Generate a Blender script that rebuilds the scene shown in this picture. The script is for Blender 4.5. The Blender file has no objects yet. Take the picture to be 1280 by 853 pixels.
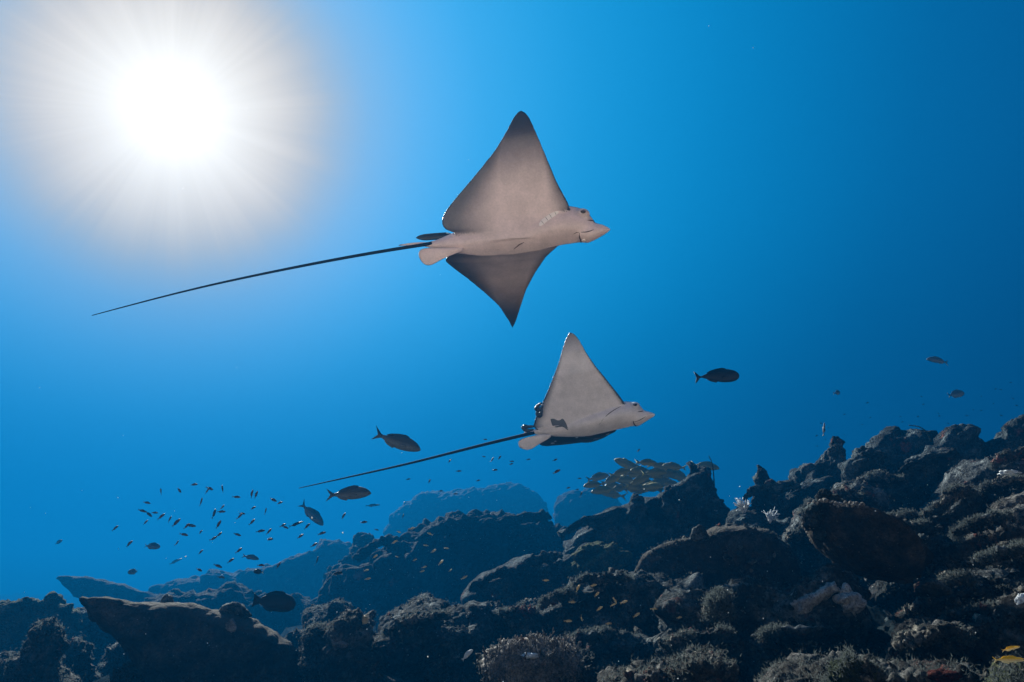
import bpy, math, random
import numpy as np
from mathutils import Vector, Matrix, kdtree, bvhtree
random.seed(7); RNG = np.random.default_rng(7)
SC = bpy.context.scene; COL = SC.collection
R = math.radians

# ------------------------------------------------------------------ camera
F = 850.0; W2, H2 = 640.0, 426.5; PITCH = R(20)
CAM = np.array([0.0, 0.0, 1.0])
AX = np.array([1.0, 0, 0]); AF = np.array([0, math.cos(PITCH), math.sin(PITCH)]); AU = np.array([0, -math.sin(PITCH), math.cos(PITCH)])
cd = bpy.data.cameras.new('camera'); cam = bpy.data.objects.new('camera', cd); COL.objects.link(cam)
cam.location = CAM; cam.rotation_euler = (R(90) + PITCH, 0, 0)
cd.sensor_width = 36; cd.lens = 36 * F / 1280; cd.clip_start = .05; cd.clip_end = 2000
SC.camera = cam
def ray(u, v): return AF + AX * ((u - W2) / F) + AU * ((H2 - v) / F)
def P(u, v, D): return CAM + ray(u, v) * D          # a pixel at depth D (metres along the lens axis)

# ------------------------------------------------------------------ light
EXPO = 1.8
SUN_DIR = ray(215, 140); SUN_DIR = SUN_DIR / np.linalg.norm(SUN_DIR)     # towards the sun
SC.view_settings.view_transform = 'Standard'; SC.view_settings.look = 'None'
SC.view_settings.exposure = EXPO; SC.view_settings.gamma = 1
SC.view_settings.use_curve_mapping = False
SC.cycles.use_denoising = True
SC.cycles.max_bounces = 6; SC.cycles.diffuse_bounces = 3; SC.cycles.volume_bounces = 0; SC.cycles.transparent_max_bounces = 8

sl = bpy.data.lights.new('sun', 'SUN'); sl.energy = 5.0; sl.angle = R(1.5); sl.color = (.97, 1, .92)
so = bpy.data.objects.new('sun', sl); COL.objects.link(so); so.location = (-10, 20, 25)
so.rotation_euler = Vector(-SUN_DIR).to_track_quat('-Z', 'Y').to_euler()

wd = bpy.data.worlds.new('World'); SC.world = wd; wd.use_nodes = True
def world():
    nt = wd.node_tree; nt.nodes.clear(); N = nt.nodes.new; L = nt.links.new
    out = N('ShaderNodeOutputWorld'); bg = N('ShaderNodeBackground'); L(bg.outputs[0], out.inputs[0])
    tc = N('ShaderNodeTexCoord')
    dot = N('ShaderNodeVectorMath'); dot.operation = 'DOT_PRODUCT'; dot.inputs[1].default_value = SUN_DIR
    L(tc.outputs['Generated'], dot.inputs[0])
    ac = N('ShaderNodeMath'); ac.operation = 'ARCCOSINE'; L(dot.outputs['Value'], ac.inputs[0])
    # light shafts round the sun: noise on the direction measured round the sun's own axis
    t1 = np.cross(SUN_DIR, [0, 0, 1]); t1 /= np.linalg.norm(t1); t2 = np.cross(SUN_DIR, t1)
    d1 = N('ShaderNodeVectorMath'); d1.operation = 'DOT_PRODUCT'; d1.inputs[1].default_value = t1; L(tc.outputs['Generated'], d1.inputs[0])
    d2 = N('ShaderNodeVectorMath'); d2.operation = 'DOT_PRODUCT'; d2.inputs[1].default_value = t2; L(tc.outputs['Generated'], d2.inputs[0])
    cb = N('ShaderNodeCombineXYZ'); L(d1.outputs['Value'], cb.inputs[0]); L(d2.outputs['Value'], cb.inputs[1])
    nm = N('ShaderNodeVectorMath'); nm.operation = 'NORMALIZE'; L(cb.outputs[0], nm.inputs[0])
    nz = N('ShaderNodeTexNoise'); nz.inputs['Scale'].default_value = 3.2; nz.inputs['Detail'].default_value = 6; nz.inputs['Roughness'].default_value = .7
    L(nm.outputs[0], nz.inputs['Vector'])
    ma = N('ShaderNodeMapRange'); ma.inputs[1].default_value = .25; ma.inputs[2].default_value = .75; ma.inputs[3].default_value = .86; ma.inputs[4].default_value = 1.10
    L(nz.outputs['Fac'], ma.inputs[0])
    mu = N('ShaderNodeMath'); mu.operation = 'MULTIPLY'; L(ac.outputs[0], mu.inputs[0]); L(ma.outputs[0], mu.inputs[1])
    # keep the shafts close to the sun: blend back to the plain angle beyond 14 degrees
    mx = N('ShaderNodeMapRange'); mx.interpolation_type = 'SMOOTHSTEP'; mx.inputs[1].default_value = R(6); mx.inputs[2].default_value = R(15); L(ac.outputs[0], mx.inputs[0])
    mm = N('ShaderNodeMix'); mm.data_type = 'FLOAT'; L(mx.outputs[0], mm.inputs[0]); L(mu.outputs[0], mm.inputs[2]); L(ac.outputs[0], mm.inputs[3])
    nd = N('ShaderNodeMath'); nd.operation = 'DIVIDE'; nd.inputs[1].default_value = math.pi; L(mm.outputs[0], nd.inputs[0])
    rp = N('ShaderNodeValToRGB'); L(nd.outputs[0], rp.inputs[0])
    st = WORLD_STOPS
    cr = rp.color_ramp; cr.interpolation = 'B_SPLINE'
    while len(cr.elements) < len(st): cr.elements.new(.5)
    for el, (a, c) in zip(cr.elements, st): el.position = a / 180; el.color = (*[x / 4 for x in c], 1)
    # deeper water is darker: dim with falling elevation
    sz = N('ShaderNodeSeparateXYZ'); L(tc.outputs['Generated'], sz.inputs[0])
    er = N('ShaderNodeValToRGB'); mr = N('ShaderNodeMapRange'); mr.inputs[1].default_value = -1; mr.inputs[2].default_value = 1; L(sz.outputs[2], mr.inputs[0]); L(mr.outputs[0], er.inputs[0])
    ee = er.color_ramp; ee.elements.new(.5); ee.interpolation = 'EASE'
    for el, (a, c) in zip(ee.elements, [(.30, (.10, .22, .30)), (.5, (.08, .42, .52)), (.76, (1, 1, 1))]): el.position = a; el.color = (*c, 1)
    mc = N('ShaderNodeMix'); mc.data_type = 'RGBA'; mc.blend_type = 'MULTIPLY'; mc.inputs[0].default_value = 1; L(rp.outputs[0], mc.inputs[6]); L(er.outputs[0], mc.inputs[7])
    L(mc.outputs[2], bg.inputs[0]); bg.inputs[1].default_value = 4 * 2 ** -EXPO
WORLD_STOPS = [(0, (2.2, 2.2, 2.1)), (1.2, (1.7, 1.68, 1.6)), (2.4, (1.42, 1.39, 1.3)), (3.8, (1.22, 1.18, 1.08)), (5.5, (1.06, 1.01, .91)), (7.5, (.87, .81, .72)), (9.5, (.63, .63, .61)), (11.5, (.41, .55, .69)),
               (14, (.25, .54, .87)), (18, (.125, .51, .95)), (23, (.05, .45, .91)), (31, (.010, .35, .77)), (42, (.002, .24, .58)), (55, (.001, .135, .38)), (75, (.001, .06, .21)), (180, (.001, .035, .13))]
world()

# ------------------------------------------------------------------ helpers
_perm = np.random.default_rng(3).permutation(256); _perm = np.concatenate([_perm, _perm, _perm]).astype(np.int32)
_g = np.random.default_rng(5).normal(size=(256, 3)); _g /= np.linalg.norm(_g, axis=1)[:, None]; _g = (_g * 1.6).astype(np.float32)
def noise(p):
    i = np.floor(p).astype(np.int32); f = (p - i).astype(np.float32); i &= 255
    w = f * f * f * (f * (f * 6 - 15) + 10)
    r = np.zeros(len(p), np.float32)
    for dx in (0, 1):
        wx = w[:, 0] if dx else 1 - w[:, 0]; a = _perm[i[:, 0] + dx]
        for dy in (0, 1):
            wy = w[:, 1] if dy else 1 - w[:, 1]; b = _perm[a + i[:, 1] + dy]
            for dz in (0, 1):
                wz = w[:, 2] if dz else 1 - w[:, 2]; g = _g[_perm[b + i[:, 2] + dz] & 255]
                r += wx * wy * wz * (g[:, 0] * (f[:, 0] - dx) + g[:, 1] * (f[:, 1] - dy) + g[:, 2] * (f[:, 2] - dz))
    return r
def fbm(p, o=4, gain=.5, lac=2.03):
    r = np.zeros(len(p), np.float32); a = 1.0
    for k in range(o): r += a * noise(p + 17.3 * k); p = p * lac; a *= gain
    return r
def billow(p, o=3, gain=.5):
    r = np.zeros(len(p), np.float32); a = 1.0
    for k in range(o): r += a * (np.abs(noise(p + 9.1 * k)) * 2 - .5); p = p * 2.1; a *= gain
    return r

def mk(name, v, f, m=None, parent=None, smooth=True):
    """One mesh object; f is a list of index arrays (quads, tris)."""
    me = bpy.data.meshes.new(name)
    v = np.asarray(v, np.float32)
    fl = f if isinstance(f, list) else [f]
    fl = [np.asarray(a, np.int32) for a in fl if len(a)]
    me.vertices.add(len(v)); me.vertices.foreach_set('co', v.ravel())
    loops = np.concatenate([a.ravel() for a in fl]); tot = np.concatenate([np.full(len(a), a.shape[1], np.int32) for a in fl])
    me.loops.add(len(loops)); me.loops.foreach_set('vertex_index', loops)
    me.polygons.add(len(tot)); st = np.concatenate([[0], np.cumsum(tot)[:-1]]).astype(np.int32)
    me.polygons.foreach_set('loop_start', st); me.polygons.foreach_set('loop_total', tot)
    me.polygons.foreach_set('use_smooth', np.full(len(tot), smooth))
    me.update(calc_edges=True); me.validate()
    if m: me.materials.append(M[m])
    o = bpy.data.objects.new(name, me); COL.objects.link(o)
    if parent:
        o.parent = parent; o.matrix_parent_inverse = Matrix.Translation(-Vector(parent.location))
    return o
def tag(o, label, cat, group=None, kind=None):
    o['label'] = label; o['category'] = cat
    if group: o['group'] = group
    if kind: o['kind'] = kind
    return o
def empty(name, loc):
    o = bpy.data.objects.new(name, None); COL.objects.link(o); o.location = loc; o.empty_display_size = .05; return o
def join(parts):
    vs, q, t, k = [], [], [], 0
    for v, fl in parts:
        v = np.asarray(v); vs.append(v)
        for a in (fl if isinstance(fl, list) else [fl]):
            a = np.asarray(a)
            if len(a): (q if a.shape[1] == 4 else t).append(a + k)
        k += len(v)
    return np.concatenate(vs), [np.concatenate(x) for x in (q, t) if x]
def tube(pts, rad, K=8):
    pts = np.asarray(pts, float); n = len(pts); rad = np.broadcast_to(rad, n)
    T = np.gradient(pts, axis=0); T /= np.linalg.norm(T, axis=1)[:, None] + 1e-9
    ref = np.array([.31, .17, .93]); A = np.cross(T, ref); A /= np.linalg.norm(A, axis=1)[:, None] + 1e-9; B = np.cross(T, A)
    ph = np.linspace(0, 2 * math.pi, K, endpoint=False)
    v = (pts[:, None] + rad[:, None, None] * (np.cos(ph)[None, :, None] * A[:, None] + np.sin(ph)[None, :, None] * B[:, None])).reshape(-1, 3)
    v = np.vstack([v, pts[0], pts[-1]])
    i, j = np.meshgrid(np.arange(n - 1), np.arange(K), indexing='ij'); i = i.ravel(); j = j.ravel(); j2 = (j + 1) % K
    q = np.stack([i * K + j, i * K + j2, (i + 1) * K + j2, (i + 1) * K + j], 1)
    j = np.arange(K); j2 = (j + 1) % K
    t = np.vstack([np.stack([np.full(K, n * K), j2, j], 1), np.stack([np.full(K, n * K + 1), (n - 1) * K + j, (n - 1) * K + j2], 1)])
    return v, [q, t]
def loft(rings):
    """rings: (n,K,3) closed rings, capped with a point at each end."""
    n, K, _ = rings.shape
    v = np.vstack([rings.reshape(-1, 3), rings[0].mean(0), rings[-1].mean(0)])
    i, j = np.meshgrid(np.arange(n - 1), np.arange(K), indexing='ij'); i = i.ravel(); j = j.ravel(); j2 = (j + 1) % K
    q = np.stack([i * K + j, i * K + j2, (i + 1) * K + j2, (i + 1) * K + j], 1)
    j = np.arange(K); j2 = (j + 1) % K
    t = np.vstack([np.stack([np.full(K, n * K), j2, j], 1), np.stack([np.full(K, n * K + 1), (n - 1) * K + j, (n - 1) * K + j2], 1)])
    return v, [q, t]
def ball(c, r, n=10):
    th = np.linspace(0, math.pi, n + 2)[1:-1]; ph = np.linspace(0, 2 * math.pi, 2 * n, endpoint=False)
    rings = np.stack([np.stack([np.sin(t) * np.cos(ph), np.sin(t) * np.sin(ph), np.full(2 * n, np.cos(t))], 1) for t in th])
    v, f = loft(rings); v[-2] = (0, 0, 1); v[-1] = (0, 0, -1)
    return v * np.asarray(r) + np.asarray(c), f
_cs = {}
def cubesphere(n):
    if n in _cs: return _cs[n]
    vs, qs = [], []; key = {}
    g = np.linspace(-1, 1, n + 1); g = np.tan(g * math.pi / 4)
    A, B = np.meshgrid(g, g, indexing='ij'); one = np.ones_like(A)
    for ax in range(3):
        for s in (-1, 1):
            c = [None] * 3; c[ax] = one * s; c[(ax + 1) % 3] = A; c[(ax + 2) % 3] = B if s > 0 else -B
            k = len(vs) * (n + 1) ** 2; vs.append(np.stack([x.ravel() for x in c], 1))
            i, j = np.meshgrid(np.arange(n), np.arange(n), indexing='ij'); i = i.ravel(); j = j.ravel()
            qs.append(k + np.stack([i * (n + 1) + j, (i + 1) * (n + 1) + j, (i + 1) * (n + 1) + j + 1, i * (n + 1) + j + 1], 1))
    v = np.concatenate(vs); q = np.concatenate(qs)
    r = np.round(v, 5); _, idx, inv = np.unique(r, axis=0, return_index=True, return_inverse=True)
    v = v[idx]; q = inv.ravel()[q]; v /= np.linalg.norm(v, axis=1)[:, None]
    _cs[n] = (v, q); return _cs[n]

# ------------------------------------------------------------------ materials
M = {}
def mat(name, base=None, rough=.8, spec=.3):
    m = bpy.data.materials.new(name); m.use_nodes = True; b = m.node_tree.nodes['Principled BSDF']
    b.inputs['Roughness'].default_value = rough; b.inputs['Specular IOR Level'].default_value = spec
    if base: b.inputs['Base Color'].default_value = (*base, 1)
    M[name] = m; return m, m.node_tree.nodes, m.node_tree.links, b
def ramp(N, st, interp='LINEAR'):
    r = N.new('ShaderNodeValToRGB'); cr = r.color_ramp; cr.interpolation = interp
    while len(cr.elements) < len(st): cr.elements.new(.5)
    for e, (p, c) in zip(cr.elements, st): e.position = p; e.color = (*c, 1) if not np.isscalar(c) else (c, c, c, 1)
    return r
def tex(N, L, kind, scale, vec, detail=5, rough=.6):
    t = N.new('ShaderNodeTexNoise' if kind == 'n' else 'ShaderNodeTexVoronoi'); t.inputs['Scale'].default_value = scale
    if kind == 'n': t.inputs['Detail'].default_value = detail; t.inputs['Roughness'].default_value = rough
    L.new(vec, t.inputs['Vector']); return t
def mixc(N, L, fac, a, b):
    m = N.new('ShaderNodeMix'); m.data_type = 'RGBA'
    for s, x in ((m.inputs[0], fac), (m.inputs[6], a), (m.inputs[7], b)):
        if isinstance(x, tuple): s.default_value = (*x, 1)
        elif isinstance(x, (int, float)): s.default_value = x
        else: L.new(x, s)
    return m.outputs[2]
def reef_mat(name, lo, mid, hi, rust=(.15, .055, .04), rust_at=.63, pale=(.34, .32, .29), pale_at=.66, bump=.9, scale=1.0, rim=None):
    m, N, L, b = mat(name, rough=.92, spec=.04)
    g = N.new('ShaderNodeNewGeometry').outputs['Position']
    n1 = tex(N, L, 'n', 5 * scale, g, 8, .68); r1 = ramp(N, [(.36, lo), (.5, mid), (.66, hi)]); L.new(n1.outputs['Fac'], r1.inputs[0])
    n2 = tex(N, L, 'n', 3.1 * scale, g, 5, .6); r2 = ramp(N, [(rust_at, 0.0), (rust_at + .06, .9)]); L.new(n2.outputs['Fac'], r2.inputs[0])
    off = N.new('ShaderNodeVectorMath'); off.operation = 'ADD'; off.inputs[1].default_value = (31, 7, 13); L.new(g, off.inputs[0])
    n3 = tex(N, L, 'n', 9 * scale, off.outputs[0], 6, .7); r3 = ramp(N, [(pale_at, 0.0), (pale_at + .05, .85)]); L.new(n3.outputs['Fac'], r3.inputs[0])
    c = mixc(N, L, r2.outputs[0], r1.outputs[0], rust); c = mixc(N, L, r3.outputs[0], c, pale)
    vs_ = tex(N, L, 'v', 26 * scale, off.outputs[0]); rs_ = ramp(N, [(.10, .75), (.19, 0.0)]); L.new(vs_.outputs['Distance'], rs_.inputs[0])   # pale polyps and crust specks
    ms_ = N.new('ShaderNodeMath'); ms_.operation = 'MULTIPLY'; rn_ = ramp(N, [(.48, 0.0), (.60, 1.0)]); L.new(n3.outputs['Fac'], rn_.inputs[0]); L.new(rs_.outputs[0], ms_.inputs[0]); L.new(rn_.outputs[0], ms_.inputs[1])
    c = mixc(N, L, ms_.outputs[0], c, tuple(min(1, 1.25 * x) for x in pale))
    nf_ = tex(N, L, 'n', 48 * scale, g, 6, .75); rf_ = ramp(N, [(.36, .28), (.52, .95), (.66, 1.0)]); L.new(nf_.outputs['Fac'], rf_.inputs[0])
    mf_ = N.new('ShaderNodeMix'); mf_.data_type = 'RGBA'; mf_.blend_type = 'MULTIPLY'; mf_.inputs[0].default_value = 1; L.new(c, mf_.inputs[6]); L.new(rf_.outputs[0], mf_.inputs[7]); c = mf_.outputs[2]
    if rim:
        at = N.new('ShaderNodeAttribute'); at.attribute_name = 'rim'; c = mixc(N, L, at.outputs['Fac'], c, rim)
    L.new(c, b.inputs['Base Color'])
    v = tex(N, L, 'v', 38 * scale, g); n4 = tex(N, L, 'n', 30 * scale, g, 8, .75)
    ad = N.new('ShaderNodeMath'); ad.operation = 'MULTIPLY_ADD'; L.new(v.outputs['Distance'], ad.inputs[0]); ad.inputs[1].default_value = .5; L.new(n4.outputs['Fac'], ad.inputs[2])
    bp = N.new('ShaderNodeBump'); bp.inputs['Strength'].default_value = min(1, bump * 1.1); bp.inputs['Distance'].default_value = .06 / scale
    L.new(ad.outputs[0], bp.inputs['Height']); L.new(bp.outputs[0], b.inputs['Normal'])
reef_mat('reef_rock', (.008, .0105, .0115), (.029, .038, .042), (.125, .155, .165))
reef_mat('reef_rock_lit', (.011, .013, .0135), (.047, .053, .056), (.20, .22, .225), pale=(.42, .41, .39), pale_at=.63)  # paler copy of the reef rock, strobe light on near fronts put into colour
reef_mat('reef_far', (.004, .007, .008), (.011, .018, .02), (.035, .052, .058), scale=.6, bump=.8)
reef_mat('reef_green', (.018, .026, .016), (.05, .06, .03), (.13, .13, .075), rust=(.05, .06, .02), pale=(.24, .24, .16))
reef_mat('reef_warm', (.015, .0145, .014), (.06, .057, .053), (.22, .21, .20), rust=(.13, .048, .038), rust_at=.62)
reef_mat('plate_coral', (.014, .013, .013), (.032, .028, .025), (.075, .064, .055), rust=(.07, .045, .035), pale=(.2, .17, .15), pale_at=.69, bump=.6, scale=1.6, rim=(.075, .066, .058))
reef_mat('pale_coral', (.17, .17, .17), (.26, .26, .255), (.36, .36, .35), rust=(.35, .3, .27), pale=(.6, .6, .6), bump=.4, scale=2)
reef_mat('branch_coral', (.07, .06, .055), (.16, .145, .13), (.30, .28, .26), rust=(.16, .10, .08), scale=3, bump=.3)
reef_mat('reef_growth', (.02, .02, .019), (.07, .068, .062), (.24, .22, .19), rust=(.16, .06, .05), rust_at=.58, pale=(.42, .38, .32), pale_at=.60, scale=1.3)
reef_mat('sponge_red', (.025, .008, .007), (.06, .014, .012), (.10, .035, .03), rust=(.05, .015, .01), pale=(.15, .09, .07), scale=3)
reef_mat('white_coral', (.45, .47, .48), (.6, .62, .63), (.7, .72, .73), rust=(.5, .5, .5), scale=4, bump=.2)

def seabed_mat():
    m, N, L, b = mat('seabed', rough=1, spec=0)
    g = N.new('ShaderNodeNewGeometry').outputs['Position']
    n1 = tex(N, L, 'n', 4, g, 8, .68); r1 = ramp(N, [(.3, (.003, .005, .006)), (.5, (.009, .013, .015)), (.72, (.03, .042, .046))]); L.new(n1.outputs['Fac'], r1.inputs[0])
    n2 = tex(N, L, 'n', 60, g, 4, .6); r2 = ramp(N, [(.3, (.58, .49, .40)), (.7, (.74, .66, .56))]); L.new(n2.outputs['Fac'], r2.inputs[0])
    at = N.new('ShaderNodeAttribute'); at.attribute_name = 'bounce_sand'  # unseen pale sand, added as a reflector behind the camera
    n3 = tex(N, L, 'n', 1.2, g, 5, .6)
    ad = N.new('ShaderNodeMath'); L.new(at.outputs['Fac'], ad.inputs[0]); L.new(n3.outputs['Fac'], ad.inputs[1])
    r3 = ramp(N, [(.95 / 2, 0.0), (1.1 / 2, 1.0)]); hf = N.new('ShaderNodeMath'); hf.operation = 'MULTIPLY'; hf.inputs[1].default_value = .5
    L.new(ad.outputs[0], hf.inputs[0]); L.new(hf.outputs[0], r3.inputs[0])
    L.new(mixc(N, L, r3.outputs[0], r1.outputs[0], r2.outputs[0]), b.inputs['Base Color'])
    n4 = tex(N, L, 'n', 30, g, 8, .75); bp = N.new('ShaderNodeBump'); bp.inputs['Strength'].default_value = .8; bp.inputs['Distance'].default_value = .03
    L.new(n4.outputs['Fac'], bp.inputs['Height']); L.new(bp.outputs[0], b.inputs['Normal'])
seabed_mat()

def ray_mat(name, belly, dusk, back, spots=True):
    m, N, L, b = mat(name, rough=.42, spec=.4)
    a = N.new('ShaderNodeAttribute'); a.attribute_name = 'pigment'
    sp = N.new('ShaderNodeSeparateColor'); L.new(a.outputs['Color'], sp.inputs[0])
    g = N.new('ShaderNodeTexCoord').outputs['Object']
    n = tex(N, L, 'n', 9, g, 6, .6); r = ramp(N, [(.3, .76), (.7, 1.0)]); L.new(n.outputs['Fac'], r.inputs[0])
    n5 = tex(N, L, 'n', 90, g, 4, .6); r5 = ramp(N, [(.35, .88), (.65, 1.0)]); L.new(n5.outputs['Fac'], r5.inputs[0])
    c = mixc(N, L, sp.outputs[1], belly, dusk)
    v = tex(N, L, 'v', 11, g); r2 = ramp(N, [(.16, (.62, .62, .60)), (.21, back)]); L.new(v.outputs['Distance'], r2.inputs[0])
    c = mixc(N, L, sp.outputs[0], r2.outputs[0] if spots else back, c)
    for q in (r, r5):
        mu = N.new('ShaderNodeMix'); mu.data_type = 'RGBA'; mu.blend_type = 'MULTIPLY'; mu.inputs[0].default_value = 1
        L.new(c, mu.inputs[6]); L.new(q.outputs[0], mu.inputs[7]); c = mu.outputs[2]
    vf = tex(N, L, 'v', 55, g); rq = ramp(N, [(.05, .72), (.11, 1.0)]); L.new(vf.outputs['Distance'], rq.inputs[0])          # freckles and nicks
    mu = N.new('ShaderNodeMix'); mu.data_type = 'RGBA'; mu.blend_type = 'MULTIPLY'; mu.inputs[0].default_value = .5; L.new(c, mu.inputs[6]); L.new(rq.outputs[0], mu.inputs[7]); c = mu.outputs[2]
    L.new(c, b.inputs['Base Color'])
    bp = N.new('ShaderNodeBump'); bp.inputs['Strength'].default_value = .22; bp.inputs['Distance'].default_value = .01
    n6 = tex(N, L, 'n', 22, g, 5, .6); L.new(n6.outputs['Fac'], bp.inputs['Height']); L.new(bp.outputs[0], b.inputs['Normal'])
ray_mat('ray_skin', (.86, .63, .60), (.05, .046, .05), (.03, .032, .038))
ray_mat('ray_skin_grey', (.88, .76, .75), (.12, .11, .115), (.028, .032, .04))
mat('tail_skin', (.018, .019, .022), .95, .05)
mat('eye_dark', (.03, .018, .012), .2, .6)
mat('gill_pale', (.88, .74, .70), .5, .3)
mat('crease', (.10, .07, .065), .7, .2)
mat('ray_back', (.03, .034, .045), .5, .4)
mat('painted_shadow', (.13, .125, .125), .6, .2)  # flat dark tone for the shadow painted on the smaller ray's belly

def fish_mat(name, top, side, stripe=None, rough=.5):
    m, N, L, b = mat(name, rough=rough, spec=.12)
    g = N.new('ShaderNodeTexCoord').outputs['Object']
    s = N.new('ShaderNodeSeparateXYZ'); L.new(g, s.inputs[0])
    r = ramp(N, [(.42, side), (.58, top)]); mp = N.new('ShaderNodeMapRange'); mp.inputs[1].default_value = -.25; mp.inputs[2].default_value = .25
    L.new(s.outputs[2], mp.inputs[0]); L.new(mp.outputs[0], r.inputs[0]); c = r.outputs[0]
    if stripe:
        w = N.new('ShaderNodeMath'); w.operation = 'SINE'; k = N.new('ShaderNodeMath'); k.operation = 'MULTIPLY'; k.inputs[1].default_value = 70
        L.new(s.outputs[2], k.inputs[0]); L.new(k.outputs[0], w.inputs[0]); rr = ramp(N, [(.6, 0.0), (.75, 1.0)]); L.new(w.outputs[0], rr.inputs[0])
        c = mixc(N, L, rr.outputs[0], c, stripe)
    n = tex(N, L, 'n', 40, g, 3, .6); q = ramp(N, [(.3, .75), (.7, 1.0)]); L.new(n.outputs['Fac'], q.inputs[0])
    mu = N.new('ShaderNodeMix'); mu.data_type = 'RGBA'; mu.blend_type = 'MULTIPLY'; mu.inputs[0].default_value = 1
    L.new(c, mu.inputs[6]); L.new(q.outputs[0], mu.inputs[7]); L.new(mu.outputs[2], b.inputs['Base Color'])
fish_mat('fish_grey', (.05, .055, .06), (.12, .125, .125))
fish_mat('fish_dark', (.012, .013, .016), (.02, .021, .024))
fish_mat('fish_black', (.008, .008, .01), (.012, .012, .014))
fish_mat('fish_white', (.6, .6, .58), (.72, .72, .70))
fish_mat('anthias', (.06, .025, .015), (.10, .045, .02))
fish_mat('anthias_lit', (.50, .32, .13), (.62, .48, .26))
fish_mat('snapper', (.15, .13, .025), (.27, .23, .05))
fish_mat('fish_yellow', (.85, .45, .02), (.85, .75, .45))
def turf_mat():
    m, N, L, b = mat('turf', (.06, .07, .07), .9, .1)
    t = N.new('ShaderNodeBsdfTranslucent'); t.inputs[0].default_value = (.075, .085, .08, 1)
    mx = N.new('ShaderNodeMixShader'); mx.inputs[0].default_value = .4; L.new(b.outputs[0], mx.inputs[1]); L.new(t.outputs[0], mx.inputs[2])
    L.new(mx.outputs[0], N['Material Output'].inputs[0])
turf_mat()
mat('snow', (.75, .75, .75), .6, .2)

# ------------------------------------------------------------------ seabed
RS = [.3, 1.5, 2.5, 4, 6, 9, 13, 18, 26, 45, 160]
TAB = {-500: [1400, 1120, 980, 890, 850, 820, 800, 785, 775, 765, 745],
       0: [1400, 1110, 980, 905, 865, 838, 820, 805, 795, 780, 742],
       200: [1400, 1100, 980, 910, 870, 840, 820, 800, 788, 772, 742],
       400: [1400, 1080, 970, 905, 860, 828, 800, 775, 760, 756, 740],
       600: [1400, 1090, 980, 915, 855, 795, 757, 735, 722, 722, 735],
       800: [1400, 1100, 985, 905, 825, 735, 680, 667, 670, 685, 730],
       1000: [1400, 1090, 990, 895, 795, 685, 640, 642, 655, 680, 730],
       1280: [1400, 1070, 965, 855, 735, 620, 585, 587, 600, 640, 720],
       1700: [1400, 1010, 900, 790, 695, 630, 615, 617, 630, 660, 720]}
def table_z(az, r):
    """height of the reef slope, from where its surface lies in the picture at each distance"""
    us = np.array(sorted(TAB)); y0 = (H2 - 720) / F
    x = np.tan(np.clip(az, -1.25, 1.25)) * (AF[1] + y0 * AU[1]); u = x * F + W2
    tv = np.array([TAB[k] for k in us], float); lr = np.log(RS); lq = np.log(np.clip(r, RS[0], RS[-1]))
    cols = np.stack([np.interp(lq, lr, row) for row in tv])          # (U, n)
    u = np.clip(u, us[0], us[-1]); k = np.clip(np.searchsorted(us, u) - 1, 0, len(us) - 2); t = (u - us[k]) / (us[k + 1] - us[k])
    n = np.arange(len(u)); v = cols[k, n] * (1 - t) + cols[k + 1, n] * t
    y = (H2 - v) / F; x = (u - W2) / F
    return CAM[2] + r * (AF[2] + y * AU[2]) / np.hypot(x, AF[1] + y * AU[1])
def seabed_z(X, Y):
    r = np.hypot(X, Y); az = np.arctan2(X, Y)
    front = np.clip(table_z(az, r), -3, 3.6)
    back = .42 + .10 * np.clip(X, -4, 6) + .22 * np.clip(-Y - .5, 0, 11)  # added slope behind the camera, tilted to bounce sunlight onto the ray bellies
    wgt = np.clip((np.abs(az) - R(52)) / R(38), 0, 1); wgt = wgt * wgt * (3 - 2 * wgt)
    near = np.clip((r - .5) / 1.2, 0, 1); wgt = 1 - (1 - wgt) * near
    return front * (1 - wgt) + back * wgt, wgt
def build_seabed():
    az = np.concatenate([np.linspace(-46, 46, 420), np.linspace(49, 311, 110)]) * math.pi / 180
    r = np.concatenate([np.geomspace(.35, 30, 230), np.geomspace(31.5, 160, 30)])
    A, Rr = np.meshgrid(az, r); X = (Rr * np.sin(A)).ravel(); Y = (Rr * np.cos(A)).ravel()
    Z, wgt = seabed_z(X, Y); rr = Rr.ravel()
    p = np.stack([X, Y, Z], 1)
    rock = 1 - wgt * .93
    d = .16 * fbm(p / 1.3, 4) + .10 * billow(p / .45, 3) + .045 * billow(p / .13, 3)
    d += np.clip(1 - rr / 7, 0, 1) * (.016 * billow(p / .05, 2) + .006 * billow(p / .02, 1))
    d += np.clip(rr / 12, 0, 1) * .35 * billow(p / 2.6, 3)
    p[:, 2] += d * rock - .08 * rock
    p[:, 0] += rock * .10 * fbm(p / .5 + 40, 2); p[:, 1] += rock * .10 * fbm(p / .5 + 80, 2)
    n = len(az); m = len(r)
    i, j = np.meshgrid(np.arange(m - 1), np.arange(n), indexing='ij'); i = i.ravel(); j = j.ravel(); j2 = (j + 1) % n
    q = np.stack([i * n + j, (i + 1) * n + j, (i + 1) * n + j2, i * n + j2], 1)
    p = np.vstack([p, [0, 0, p[:n, 2].mean()]]); j = np.arange(n); t = np.stack([np.full(n, n * m), j, (j + 1) % n], 1)
    o = mk('seabed', p, [q, t], 'seabed'); o['kind'] = 'structure'
    at = o.data.attributes.new('bounce_sand', 'FLOAT', 'POINT'); at.data.foreach_set('value', np.concatenate([wgt, [1]]).astype(np.float32))
    return p
SEA = build_seabed()

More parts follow.
